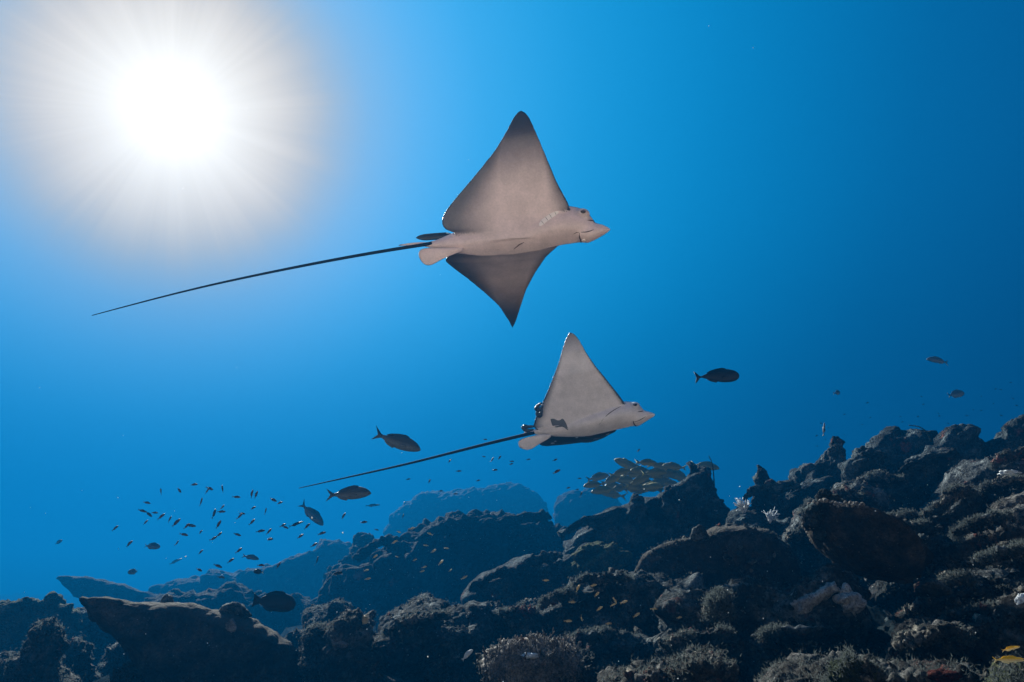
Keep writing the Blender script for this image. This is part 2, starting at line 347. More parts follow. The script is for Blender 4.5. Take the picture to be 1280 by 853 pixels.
# ------------------------------------------------------------------ reef rocks
TURF = []        # (points, normals) of near rocks for the algae turf
ZMAX = [0.0]
def vnormals(v, q):
    a, b, c, d = (v[q[:, k]] for k in range(4)); fn = np.cross(c - a, d - b)
    n = np.zeros_like(v)
    for k in range(4):
        for ax in range(3): n[:, ax] += np.bincount(q[:, k], fn[:, ax], len(v))
    return n / (np.linalg.norm(n, axis=1)[:, None] + 1e-12)
def rock_mesh(D, prof, vbot, depth, n, k, amp, under, bot, seed, lean, det, slope):
    prof = np.array(prof, float); uc = (prof[0, 0] + prof[-1, 0]) / 2
    c = P(uc, vbot, D); f = np.array([c[0] - CAM[0], c[1] - CAM[1], 0]); f /= np.linalg.norm(f); rt = np.array([f[1], -f[0], 0])
    def loc(u, v):
        d = ray(u, v); w = CAM + d * (np.dot(c - CAM, f) / np.dot(d, f)); return np.dot(w - c, rt), w[2]
    tp = np.array([loc(u, v) for u, v in prof]); zb = c[2]
    bp = np.array([loc(u, v) for u, v in bot]) if bot else None
    x0, x1 = tp[0, 0], tp[-1, 0]; a = (x1 - x0) / 2; xc = (x0 + x1) / 2
    d, q = cubesphere(max(14, int(n * .8))); d = d + np.array([0, -.45, .25]); d = d / np.linalg.norm(d, axis=1)[:, None]     # finer towards the water
    p = d / (np.abs(d) ** k).sum(1)[:, None] ** (1 / k)
    X = xc + p[:, 0] * a
    top = np.interp(X, tp[:, 0], tp[:, 1]); bt = np.interp(X, bp[:, 0], bp[:, 1]) if bot else np.full(len(X), zb)
    z0 = bt + .5 * (top - bt)
    Z = np.where(p[:, 2] > 0, z0 + p[:, 2] * (top - z0), z0 + p[:, 2] * (z0 - bt))
    uf = under + (1 - under) * np.clip((p[:, 2] + 1) / 1.7, 0, 1) ** .8
    Y = (p[:, 1] / 2 * uf + .32) * depth
    Z = Z - slope * Y
    h = top.max() - zb
    s = min(2 * a, h, depth)
    v = np.stack([X, Y, Z], 1); nv = vnormals(v, q)
    w = v + seed * 13.7 + c
    sp = max(2 * a, h) * 1.6 / n                     # mesh spacing
    w2 = np.stack([w[:, 0] * .42, w[:, 1] * .42, (w[:, 2] - .32 * w[:, 0]) * 1.15], 1)        # bedding that climbs with the slope
    dd = .14 * s * fbm(w2 / (s * .55), 2) * amp
    for wl in (.8, .45, .24, .13, .07, .038, .02, .011):
        if wl < s * .75 and wl > 1.5 * sp:
            q_ = w2 if wl > .1 and (D < 9.5 or wl > .7) else w
            dd += det * wl * ((.16 if wl > .3 else .28) * billow(q_ / wl, 1) + .11 * noise(q_ / wl * 1.9 + 5))
    st = np.stack([w[:, 0] * .25, w[:, 1] * .25, w[:, 2] * 5.5 / max(s, .35)], 1)
    dd += amp * .07 * min(s, .8) * noise(st + .4 * noise(w / .5)[:, None])
    v = v + nv * dd[:, None]
    v = c * np.array([1, 1, 0]) + v[:, :1] * rt + v[:, 1:2] * f + v[:, 2:] * np.array([0, 0, 1])
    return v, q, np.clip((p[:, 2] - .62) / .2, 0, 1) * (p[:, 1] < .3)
_seed = [0]
def rock(name, label, cat, D, prof, vbot, depth, n=40, k=3.0, amp=1.0, m='reef_rock', under=.65, bot=None, lean=0.0, turf=None, parent=None, det=None, slope=.10):
    _seed[0] += 1
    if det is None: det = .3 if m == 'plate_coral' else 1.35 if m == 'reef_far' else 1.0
    v, q, rim = rock_mesh(D, prof, vbot, depth, n, k, amp, under, bot, _seed[0], lean, det, slope)
    c = v.mean(0)
    if m == 'reef_rock' and D < 6.6: m = 'reef_rock_lit'  # near rocks take the lighter copy that stands for strobe light
    if parent: return mk(name, v, q, m, parent)
    o = mk(name, v - c, q, m); o.location = c; tag(o, label, cat); o.data.attributes.new('rim', 'FLOAT', 'POINT').data.foreach_set('value', rim.astype(np.float32)); ZMAX[0] = max(ZMAX[0], v[:, 2].max())
    if turf or (turf is None and D < 7.2): TURF.append((v, vnormals(v, q), D))
    return o
def terrain_rocks():
    r = rock; B = 'reef_rock'
    # the far reef, fading into the water
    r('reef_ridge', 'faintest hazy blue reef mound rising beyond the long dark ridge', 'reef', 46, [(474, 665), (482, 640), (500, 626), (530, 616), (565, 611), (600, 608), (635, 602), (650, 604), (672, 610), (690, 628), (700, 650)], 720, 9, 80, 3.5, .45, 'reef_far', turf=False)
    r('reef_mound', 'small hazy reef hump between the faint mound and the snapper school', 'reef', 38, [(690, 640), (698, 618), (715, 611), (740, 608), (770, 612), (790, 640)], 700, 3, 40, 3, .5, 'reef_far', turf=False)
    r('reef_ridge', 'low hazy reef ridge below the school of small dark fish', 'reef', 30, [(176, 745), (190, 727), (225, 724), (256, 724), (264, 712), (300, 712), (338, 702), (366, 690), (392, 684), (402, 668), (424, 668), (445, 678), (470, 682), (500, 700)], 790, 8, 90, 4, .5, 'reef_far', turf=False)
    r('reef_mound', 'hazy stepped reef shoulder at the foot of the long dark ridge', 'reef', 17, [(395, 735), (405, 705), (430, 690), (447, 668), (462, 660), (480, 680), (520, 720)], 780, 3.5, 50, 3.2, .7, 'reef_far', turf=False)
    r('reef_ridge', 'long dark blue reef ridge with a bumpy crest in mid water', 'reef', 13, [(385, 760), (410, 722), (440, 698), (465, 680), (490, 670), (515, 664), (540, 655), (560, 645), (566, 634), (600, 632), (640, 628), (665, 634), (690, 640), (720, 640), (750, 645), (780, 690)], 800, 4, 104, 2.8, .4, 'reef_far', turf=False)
    r('reef_ridge', 'dark reef shoulder under the snapper school with a pale crest line', 'reef', 9, [(695, 700), (710, 655), (735, 643), (770, 632), (800, 622), (840, 612), (870, 606), (895, 625), (912, 650), (918, 690)], 770, 3, 70, 4, .5, B, turf=False)
    r('coral_colony', 'blocky dark coral head crowning the shoulder beside the snapper school', 'coral', 8.8, [(832, 625), (845, 600), (858, 592), (860, 577), (872, 576), (882, 584), (893, 600), (906, 628)], 680, 1.2, 40, 3.4, .7, B, turf=False)
    for (a, b, t, lb) in ((828, 846, 604, 'stubby coral knob on the shoulder below the blocky coral head'), (784, 806, 616, 'small rounded coral knob on the shoulder beneath the snapper school')):
        r('coral_lump', lb, 'coral', 8.5, [(a, t + 14), (a + 3, t + 2), ((a + b) / 2, t), (b - 3, t + 2), (b, t + 14)], t + 40, .3, 16, 3, .7, B, turf=False)
    # left side
    r('table_coral', 'far hazy plate coral jutting out like a ramp above the left reef', 'coral', 20, [(70, 720), (85, 719), (110, 722), (140, 727), (170, 736), (215, 746)], 762, 1.3, 40, 3.5, .35, 'reef_far', 1, bot=[(70, 723), (92, 745), (120, 762), (215, 770)], turf=False, slope=.06, det=.4)
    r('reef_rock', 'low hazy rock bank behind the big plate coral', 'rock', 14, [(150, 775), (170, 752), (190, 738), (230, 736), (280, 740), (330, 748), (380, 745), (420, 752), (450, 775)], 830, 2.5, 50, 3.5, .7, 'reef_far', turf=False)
    r('coral_colony', 'bushy blue-green coral head at the reef edge with an upright pillar', 'coral', 8, [(-40, 770), (-15, 745), (10, 740), (34, 739), (46, 748), (56, 752), (60, 738), (66, 735), (74, 738), (80, 750), (88, 762), (108, 775), (130, 800)], 850, 1.6, 64, 3.5, .8, 'reef_green', turf=False)
    r('coral_pillar', 'dark knobbly pillar coral standing before the bushy coral head', 'coral', 4.4, [(18, 830), (26, 797), (36, 795), (44, 800), (47, 783), (56, 778), (68, 781), (76, 800), (84, 845)], 910, .4, 44, 3, 1.1, 'reef_warm')
    r('reef_rock', 'dark rubble rock beside the knobbly pillar coral', 'rock', 5, [(-30, 850), (-10, 822), (10, 815), (25, 828), (35, 850)], 900, .6, 36, 3, 1.1, B)
    r('reef_rock', 'rounded dim rock between the pillar coral and big plate coral', 'rock', 5.6, [(78, 830), (84, 805), (95, 800), (112, 808), (122, 835)], 880, .6, 32, 3, 1, B)
    r('reef_rock', 'small rock with a bright sunlit rim under the big plate coral', 'rock', 4.2, [(132, 868), (140, 848), (152, 840), (168, 839), (178, 852), (184, 870)], 900, .35, 32, 3, .9, B)
    r('reef_rock', 'crusty rubble lump under the overhanging tip of the big plate coral', 'rock', 6.2, [(125, 830), (140, 812), (158, 804), (170, 806), (185, 830)], 870, .6, 32, 3, 1.1, B)
    r('reef_rock', 'dim blue rubble mound in the shadow below the huge plate tip', 'rock', 8.5, [(50, 850), (66, 780), (85, 758), (110, 756), (140, 776), (180, 790), (215, 850)], 890, 1.6, 56, 3.2, .9, B, turf=False)
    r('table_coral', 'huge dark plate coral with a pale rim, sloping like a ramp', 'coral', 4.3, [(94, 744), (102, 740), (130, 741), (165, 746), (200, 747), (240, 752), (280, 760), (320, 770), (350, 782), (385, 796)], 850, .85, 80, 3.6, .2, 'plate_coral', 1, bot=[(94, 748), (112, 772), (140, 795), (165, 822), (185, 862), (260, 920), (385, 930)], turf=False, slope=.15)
    r('coral_lump', 'small bright-topped coral lump sitting on the big plate coral', 'coral', 4.5, [(268, 766), (278, 756), (291, 752), (305, 756), (316, 768)], 772, .2, 24, 3, .3, B, det=.3, turf=False)
    r('coral_lump', 'tiny crusty coral lump on the outer half of the big plate coral', 'coral', 4.6, [(199, 753), (203, 745), (209, 742), (215, 745), (219, 754)], 760, .1, 20, 3, .3, B, det=.3, turf=False)
    # boulders left of centre
    r('reef_rock', 'pale-edged rock with a hollow face beside the big plate coral', 'rock', 4.5, [(372, 830), (378, 795), (388, 783), (402, 780), (414, 784), (422, 800), (428, 830)], 900, .7, 40, 3, 1, B)
    r('reef_rock', 'hazy rounded rock behind the square-topped boulder', 'rock', 6.8, [(366, 790), (385, 768), (405, 757), (416, 742), (430, 741), (442, 752), (455, 775)], 830, 1, 44, 3, .9, B)
    r('reef_boulder', 'dark square-topped boulder with a rusty orange patch', 'rock', 4.3, [(398, 850), (408, 800), (416, 776), (428, 764), (452, 761), (464, 768), (472, 790), (486, 850)], 930, .8, 56, 3.2, .9, 'reef_warm')
    r('reef_boulder', 'broad dark boulder with a bright ridged crest next to the square-topped boulder', 'rock', 4.8, [(458, 850), (468, 795), (482, 780), (500, 766), (520, 758), (545, 760), (570, 765), (590, 764), (606, 772), (622, 780), (636, 800), (650, 850)], 930, 1.3, 70, 3.4, .85, B)
    r('reef_rock', 'thin curved ledge showing behind the bright-crested broad boulder', 'rock', 5.6, [(486, 790), (494, 762), (512, 752), (532, 750), (552, 756), (564, 770)], 830, .6, 40, 3, .7, B)
    r('reef_rock', 'low knobbly ledge between broad boulder and the long overhang', 'rock', 5.6, [(596, 800), (606, 770), (618, 758), (640, 764), (660, 758), (686, 757), (702, 780)], 850, .9, 46, 3.4, 1, B)
    # centre ledges
    r('reef_ledge', 'blue-rimmed ledge stepping up below the reef shoulder', 'rock', 8, [(575, 760), (590, 722), (615, 716), (640, 710), (660, 702), (682, 690), (700, 686), (716, 688), (730, 678), (770, 678), (805, 690)], 800, 2, 64, 3.8, .75, B, .5, turf=False)
    r('coral_colony', 'crusty pale coral clump on top of the blue-rimmed ledge', 'coral', 7.4, [(712, 705), (716, 685), (730, 679), (755, 676), (778, 682), (790, 705)], 730, .7, 40, 3, 1.2, 'reef_green')
    r('reef_ledge', 'long overhanging ledge with bright crest behind the pale yellow fish', 'rock', 5, [(668, 790), (676, 752), (690, 744), (708, 738), (712, 718), (724, 722), (745, 722), (775, 716), (810, 715), (840, 718), (870, 728), (900, 740)], 850, 1.6, 76, 4.5, .75, B, .45)
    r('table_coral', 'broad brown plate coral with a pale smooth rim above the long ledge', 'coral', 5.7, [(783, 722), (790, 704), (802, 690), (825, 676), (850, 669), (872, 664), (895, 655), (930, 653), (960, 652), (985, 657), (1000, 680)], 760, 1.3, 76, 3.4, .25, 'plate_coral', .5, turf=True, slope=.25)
    r('coral_lump', 'round little coral knob at the edge of the broad brown plate', 'coral', 5.6, [(862, 668), (866, 659), (874, 655), (882, 659), (886, 667)], 676, .1, 18, 3, .3, B, det=.3, turf=False)
    r('reef_boulder', 'bulky dark rock with a lumpy pale crest carrying the leather coral', 'rock', 3.6, [(818, 830), (826, 745), (840, 742), (862, 740), (885, 733), (905, 733), (925, 722), (945, 718), (975, 726), (1000, 733), (1022, 722), (1040, 712), (1058, 718), (1078, 745), (1098, 775), (1118, 800), (1125, 850)], 880, 1.3, 90, 4.2, .75, B, .55)
    r('coral_lump', 'fuzzy round coral lump on the face of the bulky dark rock', 'coral', 3.05, [(883, 765), (886, 748), (897, 742), (908, 745), (914, 764)], 772, .16, 26, 2.4, .9, B)
    r('reef_rock', 'dark shadowed rock slab in the hollow beneath the long ledge', 'rock', 4.2, [(700, 850), (715, 815), (745, 800), (790, 795), (830, 800), (850, 850)], 890, .8, 46, 3.4, .8, B)
    # near front
    r('reef_rock', 'mossy rock bearing the branching coral thicket', 'rock', 3.2, [(606, 860), (609, 822), (620, 812), (645, 812), (670, 812), (690, 818), (712, 815), (738, 828), (756, 850), (765, 870)], 920, .8, 60, 3.4, .9, 'reef_warm')
    r('reef_rock', 'shaggy reddish rock with a pale crusted top below the bulky dark rock', 'rock', 2.3, [(750, 870), (756, 835), (775, 832), (800, 824), (828, 822), (846, 812), (880, 806), (908, 801), (922, 810), (932, 832), (942, 870)], 930, .55, 70, 3.4, .9, 'reef_warm')
    r('reef_ledge', 'low pale-topped ledge along the very bottom with a red sponge patch', 'rock', 2.05, [(925, 880), (935, 850), (960, 838), (1000, 827), (1040, 830), (1090, 836), (1130, 840), (1165, 832), (1195, 823), (1220, 822), (1236, 840), (1245, 880)], 930, .6, 76, 4, .75, 'reef_warm')
    r('coral_dome', 'round mossy green coral dome on the low pale-topped ledge', 'coral', 1.9, [(1030, 858), (1036, 832), (1050, 823), (1066, 821), (1084, 825), (1098, 838), (1102, 860)], 880, .16, 44, 2.3, .5, 'reef_green')
    r('reef_rock', 'rough boulder in the corner beneath the two yellow fish', 'rock', 1.85, [(1225, 890), (1232, 852), (1245, 842), (1268, 836), (1300, 838), (1320, 860)], 920, .4, 50, 3, .9, 'reef_green')
    r('reef_boulder', 'long shaggy rock slab sloping up behind the two yellow fish', 'rock', 2.7, [(1098, 830), (1106, 800), (1122, 786), (1150, 778), (1190, 773), (1230, 765), (1260, 752), (1300, 740), (1340, 735), (1350, 790)], 850, .9, 84, 4, .8, 'reef_warm', .6)
    r('reef_rock', 'lumpy grey slope rock behind the long shaggy slab', 'rock', 3.5, [(1115, 800), (1125, 760), (1145, 740), (1180, 728), (1220, 720), (1260, 712), (1310, 700), (1350, 720)], 830, 1.3, 76, 3.8, .9, B)
    r('reef_rock', 'smooth dark oval stone lying on the lumpy grey slope rock', 'rock', 3.0, [(1143, 736), (1150, 727), (1166, 724), (1182, 728), (1190, 737)], 744, .15, 20, 2.3, .25, 'reef_rock', turf=False)
    r('reef_rock', 'brown knobbly rock halfway up the right slope', 'rock', 4.2, [(1165, 740), (1180, 690), (1195, 672), (1220, 660), (1250, 655), (1285, 645), (1330, 640), (1345, 700)], 770, 1.2, 64, 3.5, 1, 'reef_warm')
    r('reef_rock', 'pale-ridged rock just above the tilted round plate coral', 'rock', 4.7, [(1090, 720), (1105, 680), (1125, 662), (1150, 656), (1172, 650), (1190, 660), (1205, 700)], 760, .9, 50, 3.2, .95, B)
    r('reef_ledge', 'slanting ledge climbing the slope above the brown knobbly rock', 'rock', 5.3, [(1080, 690), (1095, 655), (1120, 647), (1150, 642), (1175, 628), (1196, 612), (1215, 606), (1230, 620), (1245, 660)], 730, 1.2, 60, 3.8, .9, B, .55)
    r('reef_rock', 'grey hump with a bright crust near the top of the right slope', 'rock', 5.6, [(1205, 680), (1215, 630), (1230, 606), (1248, 592), (1272, 585), (1310, 580), (1330, 640)], 730, 1.3, 60, 3.4, .9, B)
    r('reef_rock', 'small rounded crest rock beside the bright-crusted grey hump', 'rock', 5, [(1238, 660), (1246, 618), (1260, 608), (1285, 602), (1320, 600), (1335, 640)], 700, .9, 46, 3.2, .9, 'reef_warm')
    # upper right slope
    r('reef_rock', 'dim shelf at the notch of the reef where white corals grow', 'rock', 7.2, [(885, 690), (900, 655), (920, 640), (945, 636), (970, 638), (1000, 650), (1020, 680)], 730, 1.4, 50, 3.4, .9, B)
    r('reef_rock', 'dark stepped rock at the edge of the notch in the reef skyline', 'rock', 8.6, [(905, 670), (918, 640), (938, 626), (952, 612), (975, 606), (1000, 600), (1015, 585), (1035, 590), (1050, 640)], 700, 1.8, 56, 3.4, .8, B, turf=False)
    r('coral_pillar', 'horn-shaped coral stub pointing up from the reef skyline notch', 'coral', 8.4, [(940, 615), (943, 590), (946, 580), (952, 581), (956, 589), (962, 592), (968, 600), (974, 618)], 640, .35, 26, 3, .6, B, turf=False)
    r('reef_rock', 'skyline rock topped with a small tufted coral', 'rock', 9, [(982, 620), (992, 582), (1006, 572), (1026, 564), (1036, 560), (1048, 562), (1062, 575), (1078, 610)], 670, 1.6, 50, 3.2, .75, B, turf=False)
    r('coral_lump', 'small tufted coral perched on the skyline rock', 'coral', 8.9, [(1034, 568), (1036, 552), (1041, 545), (1050, 545), (1054, 553), (1057, 568)], 585, .3, 24, 2.6, 1.1, B, turf=False)
    r('reef_boulder', 'round dark boulder with a pale outline on the upper slope', 'rock', 7.6, [(1056, 600), (1060, 570), (1066, 556), (1080, 552), (1096, 556), (1106, 572), (1112, 600)], 640, .6, 44, 2.6, .6, B, turf=False)
    r('reef_rock', 'long low skyline rock between tufted coral and the tallest peak', 'rock', 9.2, [(1068, 590), (1078, 556), (1092, 546), (1110, 541), (1135, 546), (1160, 548), (1190, 560), (1200, 600)], 660, 1.8, 50, 3.6, .7, B, turf=False)
    r('reef_boulder', 'tallest dark peak of rock on the reef skyline', 'rock', 8.6, [(1140, 600), (1158, 555), (1172, 546), (1182, 534), (1198, 526), (1208, 521), (1216, 528), (1232, 540), (1242, 556), (1252, 600)], 680, 2, 56, 3.2, .65, B, turf=False)
    r('reef_rock', 'crusty skyline rock beside the tallest peak', 'rock', 8.2, [(1222, 600), (1235, 548), (1248, 540), (1256, 527), (1270, 526), (1300, 520), (1340, 530), (1360, 590)], 680, 1.8, 56, 3.4, .8, B, turf=False)
    r('reef_ledge', 'upper slope ledge with a frosted crest below the tallest peak', 'rock', 7.4, [(1045, 660), (1060, 615), (1090, 598), (1125, 585), (1150, 572), (1185, 560), (1210, 575), (1230, 600), (1245, 650)], 690, 1.5, 60, 3.8, .8, B, .55)
    r('reef_ledge', 'dark mid-slope ledge below the round boulder', 'rock', 6.4, [(965, 700), (985, 655), (1015, 625), (1050, 612), (1085, 612), (1120, 618), (1150, 640), (1170, 690)], 740, 1.5, 60, 3.8, .8, B, .55)
    r('reef_rock', 'dark slope rock filling the gap above the slanting ledge', 'rock', 6.3, [(1140, 680), (1155, 630), (1180, 600), (1215, 585), (1250, 575), (1290, 560), (1330, 560), (1350, 640)], 740, 1.6, 56, 3.6, .85, B)
terrain_rocks()
def shelves():
    for k, (u0, v0, u1, v1, D, th) in enumerate([(1048, 612, 1130, 590, 7.0, 10), (1118, 588, 1195, 560, 7.2, 10), (1085, 652, 1150, 640, 5.1, 9), (1150, 640, 1215, 606, 5.1, 10), (1098, 664, 1175, 652, 4.5, 9), (1190, 660, 1260, 640, 4.1, 9), (1205, 700, 1290, 680, 3.6, 9), (1145, 734, 1215, 716, 3.3, 8),
            (1000, 632, 1075, 612, 6.2, 9), (930, 612, 1000, 600, 8.2, 8), (985, 668, 1030, 655, 5.9, 8), (1215, 612, 1290, 590, 5.2, 10), (1240, 575, 1290, 562, 6.0, 9), (585, 728, 650, 708, 7.6, 10), (640, 706, 705, 688, 7.6, 10), (676, 752, 716, 736, 4.8, 8), (715, 724, 790, 716, 4.7, 9), (600, 772, 680, 758, 5.3, 8),
            (480, 786, 560, 762, 4.5, 8), (700, 660, 780, 632, 8.7, 8), (780, 640, 850, 616, 8.7, 8), (440, 694, 500, 664, 12, 8), (520, 668, 600, 640, 12.4, 8), (600, 650, 690, 640, 12.4, 8), (830, 800, 920, 786, 3.3, 9), (940, 790, 1040, 782, 3.2, 9), (700, 800, 770, 786, 4.3, 8), (1120, 800, 1210, 786, 2.55, 9), (1180, 770, 1270, 756, 2.9, 8)]):
        t = np.linspace(0, 1, 9); w = RNG.normal(size=9) * 1.6; u = u0 + (u1 - u0) * t; v = v0 + (v1 - v0) * t + w - 2.5 * np.sin(math.pi * t); e = np.array([.6, .15, 0, 0, 0, 0, 0, .15, .6]) * th
        top = list(zip(u, v + e)); bot = list(zip(u, v + th * (1 + .35 * RNG.normal(size=9).clip(-1, 1)) - e * .4))
        rock('coral_shelf', 'thin slanting coral shelf with a lit edge, stepping up the reef slope', 'coral', D, top, max(v0, v1) + th, .6 * (u1 - u0) * D / F, 32 if D < 8 else 26, 3, .5, 'reef_rock' if D < 9 else 'reef_far', .8, bot=bot, det=1.1)['group'] = 'slanting coral shelves'
shelves()

# ------------------------------------------------------------------ corals that grow on the rocks
def hit(u, v, default=4.0):
    """first surface along the pixel's ray"""
    bpy.context.view_layer.update(); dg = bpy.context.evaluated_depsgraph_get()
    d = ray(u, v); ok, loc, nor, *_ = SC.ray_cast(dg, Vector(CAM), Vector(d).normalized())
    return (np.array(loc), np.array(nor)) if ok else (P(u, v, default), -d)
def depth_of(p): return float(np.dot(p - CAM, AF))

def tilted_plate():
    D = 4.0; c = P(1078, 677, D); e1 = .70 * AX - .71 * AU; pp = .71 * AX + .70 * AU; e2 = .52 * pp - .854 * AF; nn = np.cross(e1, e2)
    if np.dot(nn, AF) > 0: nn = -nn                                   # the underside, towards the viewer
    root = empty('table_coral', c); tag(root, 'round plate coral tilted on edge, dark smooth underside and crusty rim', 'coral')
    n, k = 26, 110; ph = np.linspace(0, 2 * math.pi, k, endpoint=False); rr = np.linspace(0, 1, n)[1:]
    edge = 1 + .05 * noise(np.stack([np.cos(ph) * 2, np.sin(ph) * 2, ph * 0 + 3], 1)) + .035 * noise(np.stack([np.cos(ph) * 7, np.sin(ph) * 7, ph * 0 + 3], 1)) - .10 * np.exp(-((ph - math.pi * .88) / .16) ** 2)
    def face(off, bulge):
        A, Q = np.meshgrid(ph, rr); e = np.broadcast_to(edge, A.shape)
        x = .335 * Q * e * np.cos(A); y = .33 * Q * e * np.sin(A); h = off + bulge * (1 - Q ** 2.2)
        p = c + x[..., None] * e1 + y[..., None] * e2 + h[..., None] * nn
        p = p.reshape(-1, 3); return p + nn * (.010 * fbm(p / .06, 3) + .02 * fbm(p / .25, 2))[:, None]
    a = face(.016, .09); b = face(-.016, .03); m = len(rr); N_ = m * k
    v = np.vstack([a, b, c + nn * .11, c + nn * .0])
    i, j = np.meshgrid(np.arange(m - 1), np.arange(k), indexing='ij'); i = i.ravel(); j = j.ravel(); j2 = (j + 1) % k
    q1 = np.stack([i * k + j, i * k + j2, (i + 1) * k + j2, (i + 1) * k + j], 1); q2 = q1[:, ::-1] + N_
    j = np.arange(k); j2 = (j + 1) % k; o = (m - 1) * k
    q3 = np.stack([o + j, o + j2, N_ + o + j2, N_ + o + j], 1)
    t = np.vstack([np.stack([np.full(k, 2 * N_), j, j2], 1), np.stack([np.full(k, 2 * N_ + 1), N_ + j2, N_ + j], 1)])
    mk('plate', v, [np.vstack([q1, q2, q3]), t], 'plate_coral', root)
    pr = []
    for w in range(170):                                               # crust beads on the lower rim and knobs at the raised end
        an = math.pi * random.uniform(.75, 1.75); kk = int(an / (2 * math.pi) * k) % k
        p = c + .335 * edge[kk] * math.cos(an) * e1 + .33 * edge[kk] * math.sin(an) * e2
        pr.append(ball(p + RNG.normal(size=3) * .006, random.uniform(.006, .016) * np.array([1, 1, .8]), 4))
    v, f = join(pr); o = mk('rim_crust', v, f, 'branch_coral', root); o['kind'] = 'stuff'
    for (u, vv, s) in ((1018, 640, .05), (1030, 622, .045), (1014, 655, .04), (1040, 628, .05), (1024, 668, .035), (1050, 633, .045)):
        q_ = P(u, vv, D + .04); bv, bf = ball((0, 0, 0), s, 14); bv = bv * (1 + .35 * fbm(bv / s * 1.3 + u, 3))[:, None]; mk('crust_lump', bv + q_, bf, 'reef_rock', root)
    back = c - nn * .02
    v, f = tube([back, back - nn * .15 - np.array([0, 0, .05]), back - nn * .35 - np.array([0, 0, .2]), back - nn * .5 - np.array([0, 0, .5])], [.11, .09, .10, .16], 14)
    v = v + .02 * fbm(v / .08, 3)[:, None]; mk('stalk', v, f, 'plate_coral', root)
tilted_plate()

def branch(p, d, L_, r, depth, out, rng, K=5):
    n = 5; t = np.linspace(0, 1, n); w = rng.normal(size=3) * .16
    pts = p + (t[:, None] * d + (t ** 2)[:, None] * w) * L_
    out.append(tube(pts, r * (1 - .45 * t), K))
    if depth:
        for s in range(rng.integers(2, 4)):
            tt = rng.uniform(.35, .9); q = p + (tt * d + tt * tt * w) * L_; dd = d + rng.normal(size=3) * .55; dd /= np.linalg.norm(dd)
            branch(q, dd, L_ * rng.uniform(.45, .7), r * .75, depth - 1, out, rng, K)
def thicket():
    root = empty('branching_coral', P(665, 830, 3.25)); tag(root, 'grey thicket of short branching coral fingers on the mossy rock', 'coral')
    bv, bf = ball((0, 0, 0), 1, 30); bv = bv * (1 + .22 * fbm(bv * 2.5, 4))[:, None] * np.array([.23, .17, .10])
    base = mk('base', bv + P(664, 829, 3.2), bf, 'branch_coral', root)
    bpy.context.view_layer.update(); dg = bpy.context.evaluated_depsgraph_get(); pr = []
    for w in range(1100):
        u = random.uniform(605, 724); top = np.interp(u, [605, 630, 660, 690, 724], [815, 800, 792, 786, 788]); v = random.uniform(top + 8, top + 85)
        d = ray(u, v); ok, loc, nor, *_ = SC.ray_cast(dg, Vector(CAM), Vector(d).normalized())
        if not ok: continue
        p = np.array(loc)
        if depth_of(p) > 3.7: continue
        up = np.array(nor) * .55 + np.array([random.gauss(0, .3), random.gauss(0, .3), 1.0]); up /= np.linalg.norm(up)
        branch(p - up * .012, up, random.uniform(.022, .055), random.uniform(.0035, .0065), 1, pr, RNG)
    v, f = join(pr); o = mk('branches', v, f, 'branch_coral', root); o['kind'] = 'stuff'
thicket()
def white_corals():
    for (u, v, hpx, lab) in ((930, 641, 21, 'small bleached white finger coral in the reef notch, tall and upright'), (962, 652, 18, 'small bleached white finger coral leaning sideways on the notch shelf')):
        p, _ = hit(u, v); D = depth_of(p); s = hpx * D / F; pr = []
        for w in range(9):
            d = np.array([random.uniform(-.55, .55), random.uniform(-.3, .3), 1.0]); d /= np.linalg.norm(d)
            if 'leaning' in lab: d = d + np.array([.35, 0, 0]); d /= np.linalg.norm(d)
            branch(p - np.array([0, 0, .02]), d, s * random.uniform(.6, 1.0), s * .06, 1, pr, RNG)
        vv, f = join(pr); o = mk('finger_coral', vv - p, f, 'white_coral'); o.location = p; tag(o, lab, 'coral')
white_corals()
def whip(lab, pts, D, r):
    p = np.array([P(u, v, D) for u, v in pts]); t = np.linspace(0, 1, len(p)); q = np.linspace(0, 1, 24)
    s = np.stack([np.interp(q, t, p[:, a]) for a in range(3)], 1)
    for _ in range(4): s[1:-1] = (s[:-2] + 2 * s[1:-1] + s[2:]) / 4
    v, f = tube(s, r * (1 - .5 * q), 6); c = s[0]; o = mk('whip_coral', v - c, f, 'reef_green'); o.location = c; tag(o, lab, 'coral')
whip('thin whip coral rising straight beside the blocky coral head', [(893, 610), (892, 592), (890, 578), (886, 570)], 9.4, .010)
whip('thin whip coral arching over the long low skyline rock', [(1164, 552), (1158, 539), (1148, 533), (1136, 532)], 8.9, .010)
lr = empty('leather_coral', P(1035, 745, 3.1)); tag(lr, 'pale ruffled leather coral draped over the crest of the bulky dark rock', 'coral')
for prof, bt in (([(984, 748), (992, 741), (1004, 740), (1016, 739), (1026, 736), (1034, 726), (1043, 724), (1050, 731), (1053, 742)], [(984, 752), (994, 764), (1006, 768), (1016, 756), (1028, 753), (1040, 745), (1053, 746)]),
                 ([(1043, 748), (1047, 735), (1056, 731), (1068, 738), (1077, 750), (1079, 756)], [(1043, 751), (1052, 757), (1062, 766), (1070, 774), (1079, 762)])):
    D_ = min([3.6] + [depth_of(hit(x, y)[0]) for x, y in prof[1:-1] + bt]) - .01
    rock('lobe', '', '', D_, prof, 770, .14, 40, 2.5, 1.4, 'pale_coral', 1, bot=bt, parent=lr, det=.6)
def pale_patch(u, v, w, h, lab, nm='pale_coral', m='white_coral'):
    p, nr = hit(u, v); D = depth_of(p); bv, bf = ball((0, 0, 0), 1, 16); bv = bv * (1 + .3 * fbm(bv * 2 + u, 4))[:, None]
    s = D / F / 2; o = mk(nm, bv * np.array([w * s, w * s * .6, h * s]), bf, m); o.location = p; tag(o, lab, 'coral')
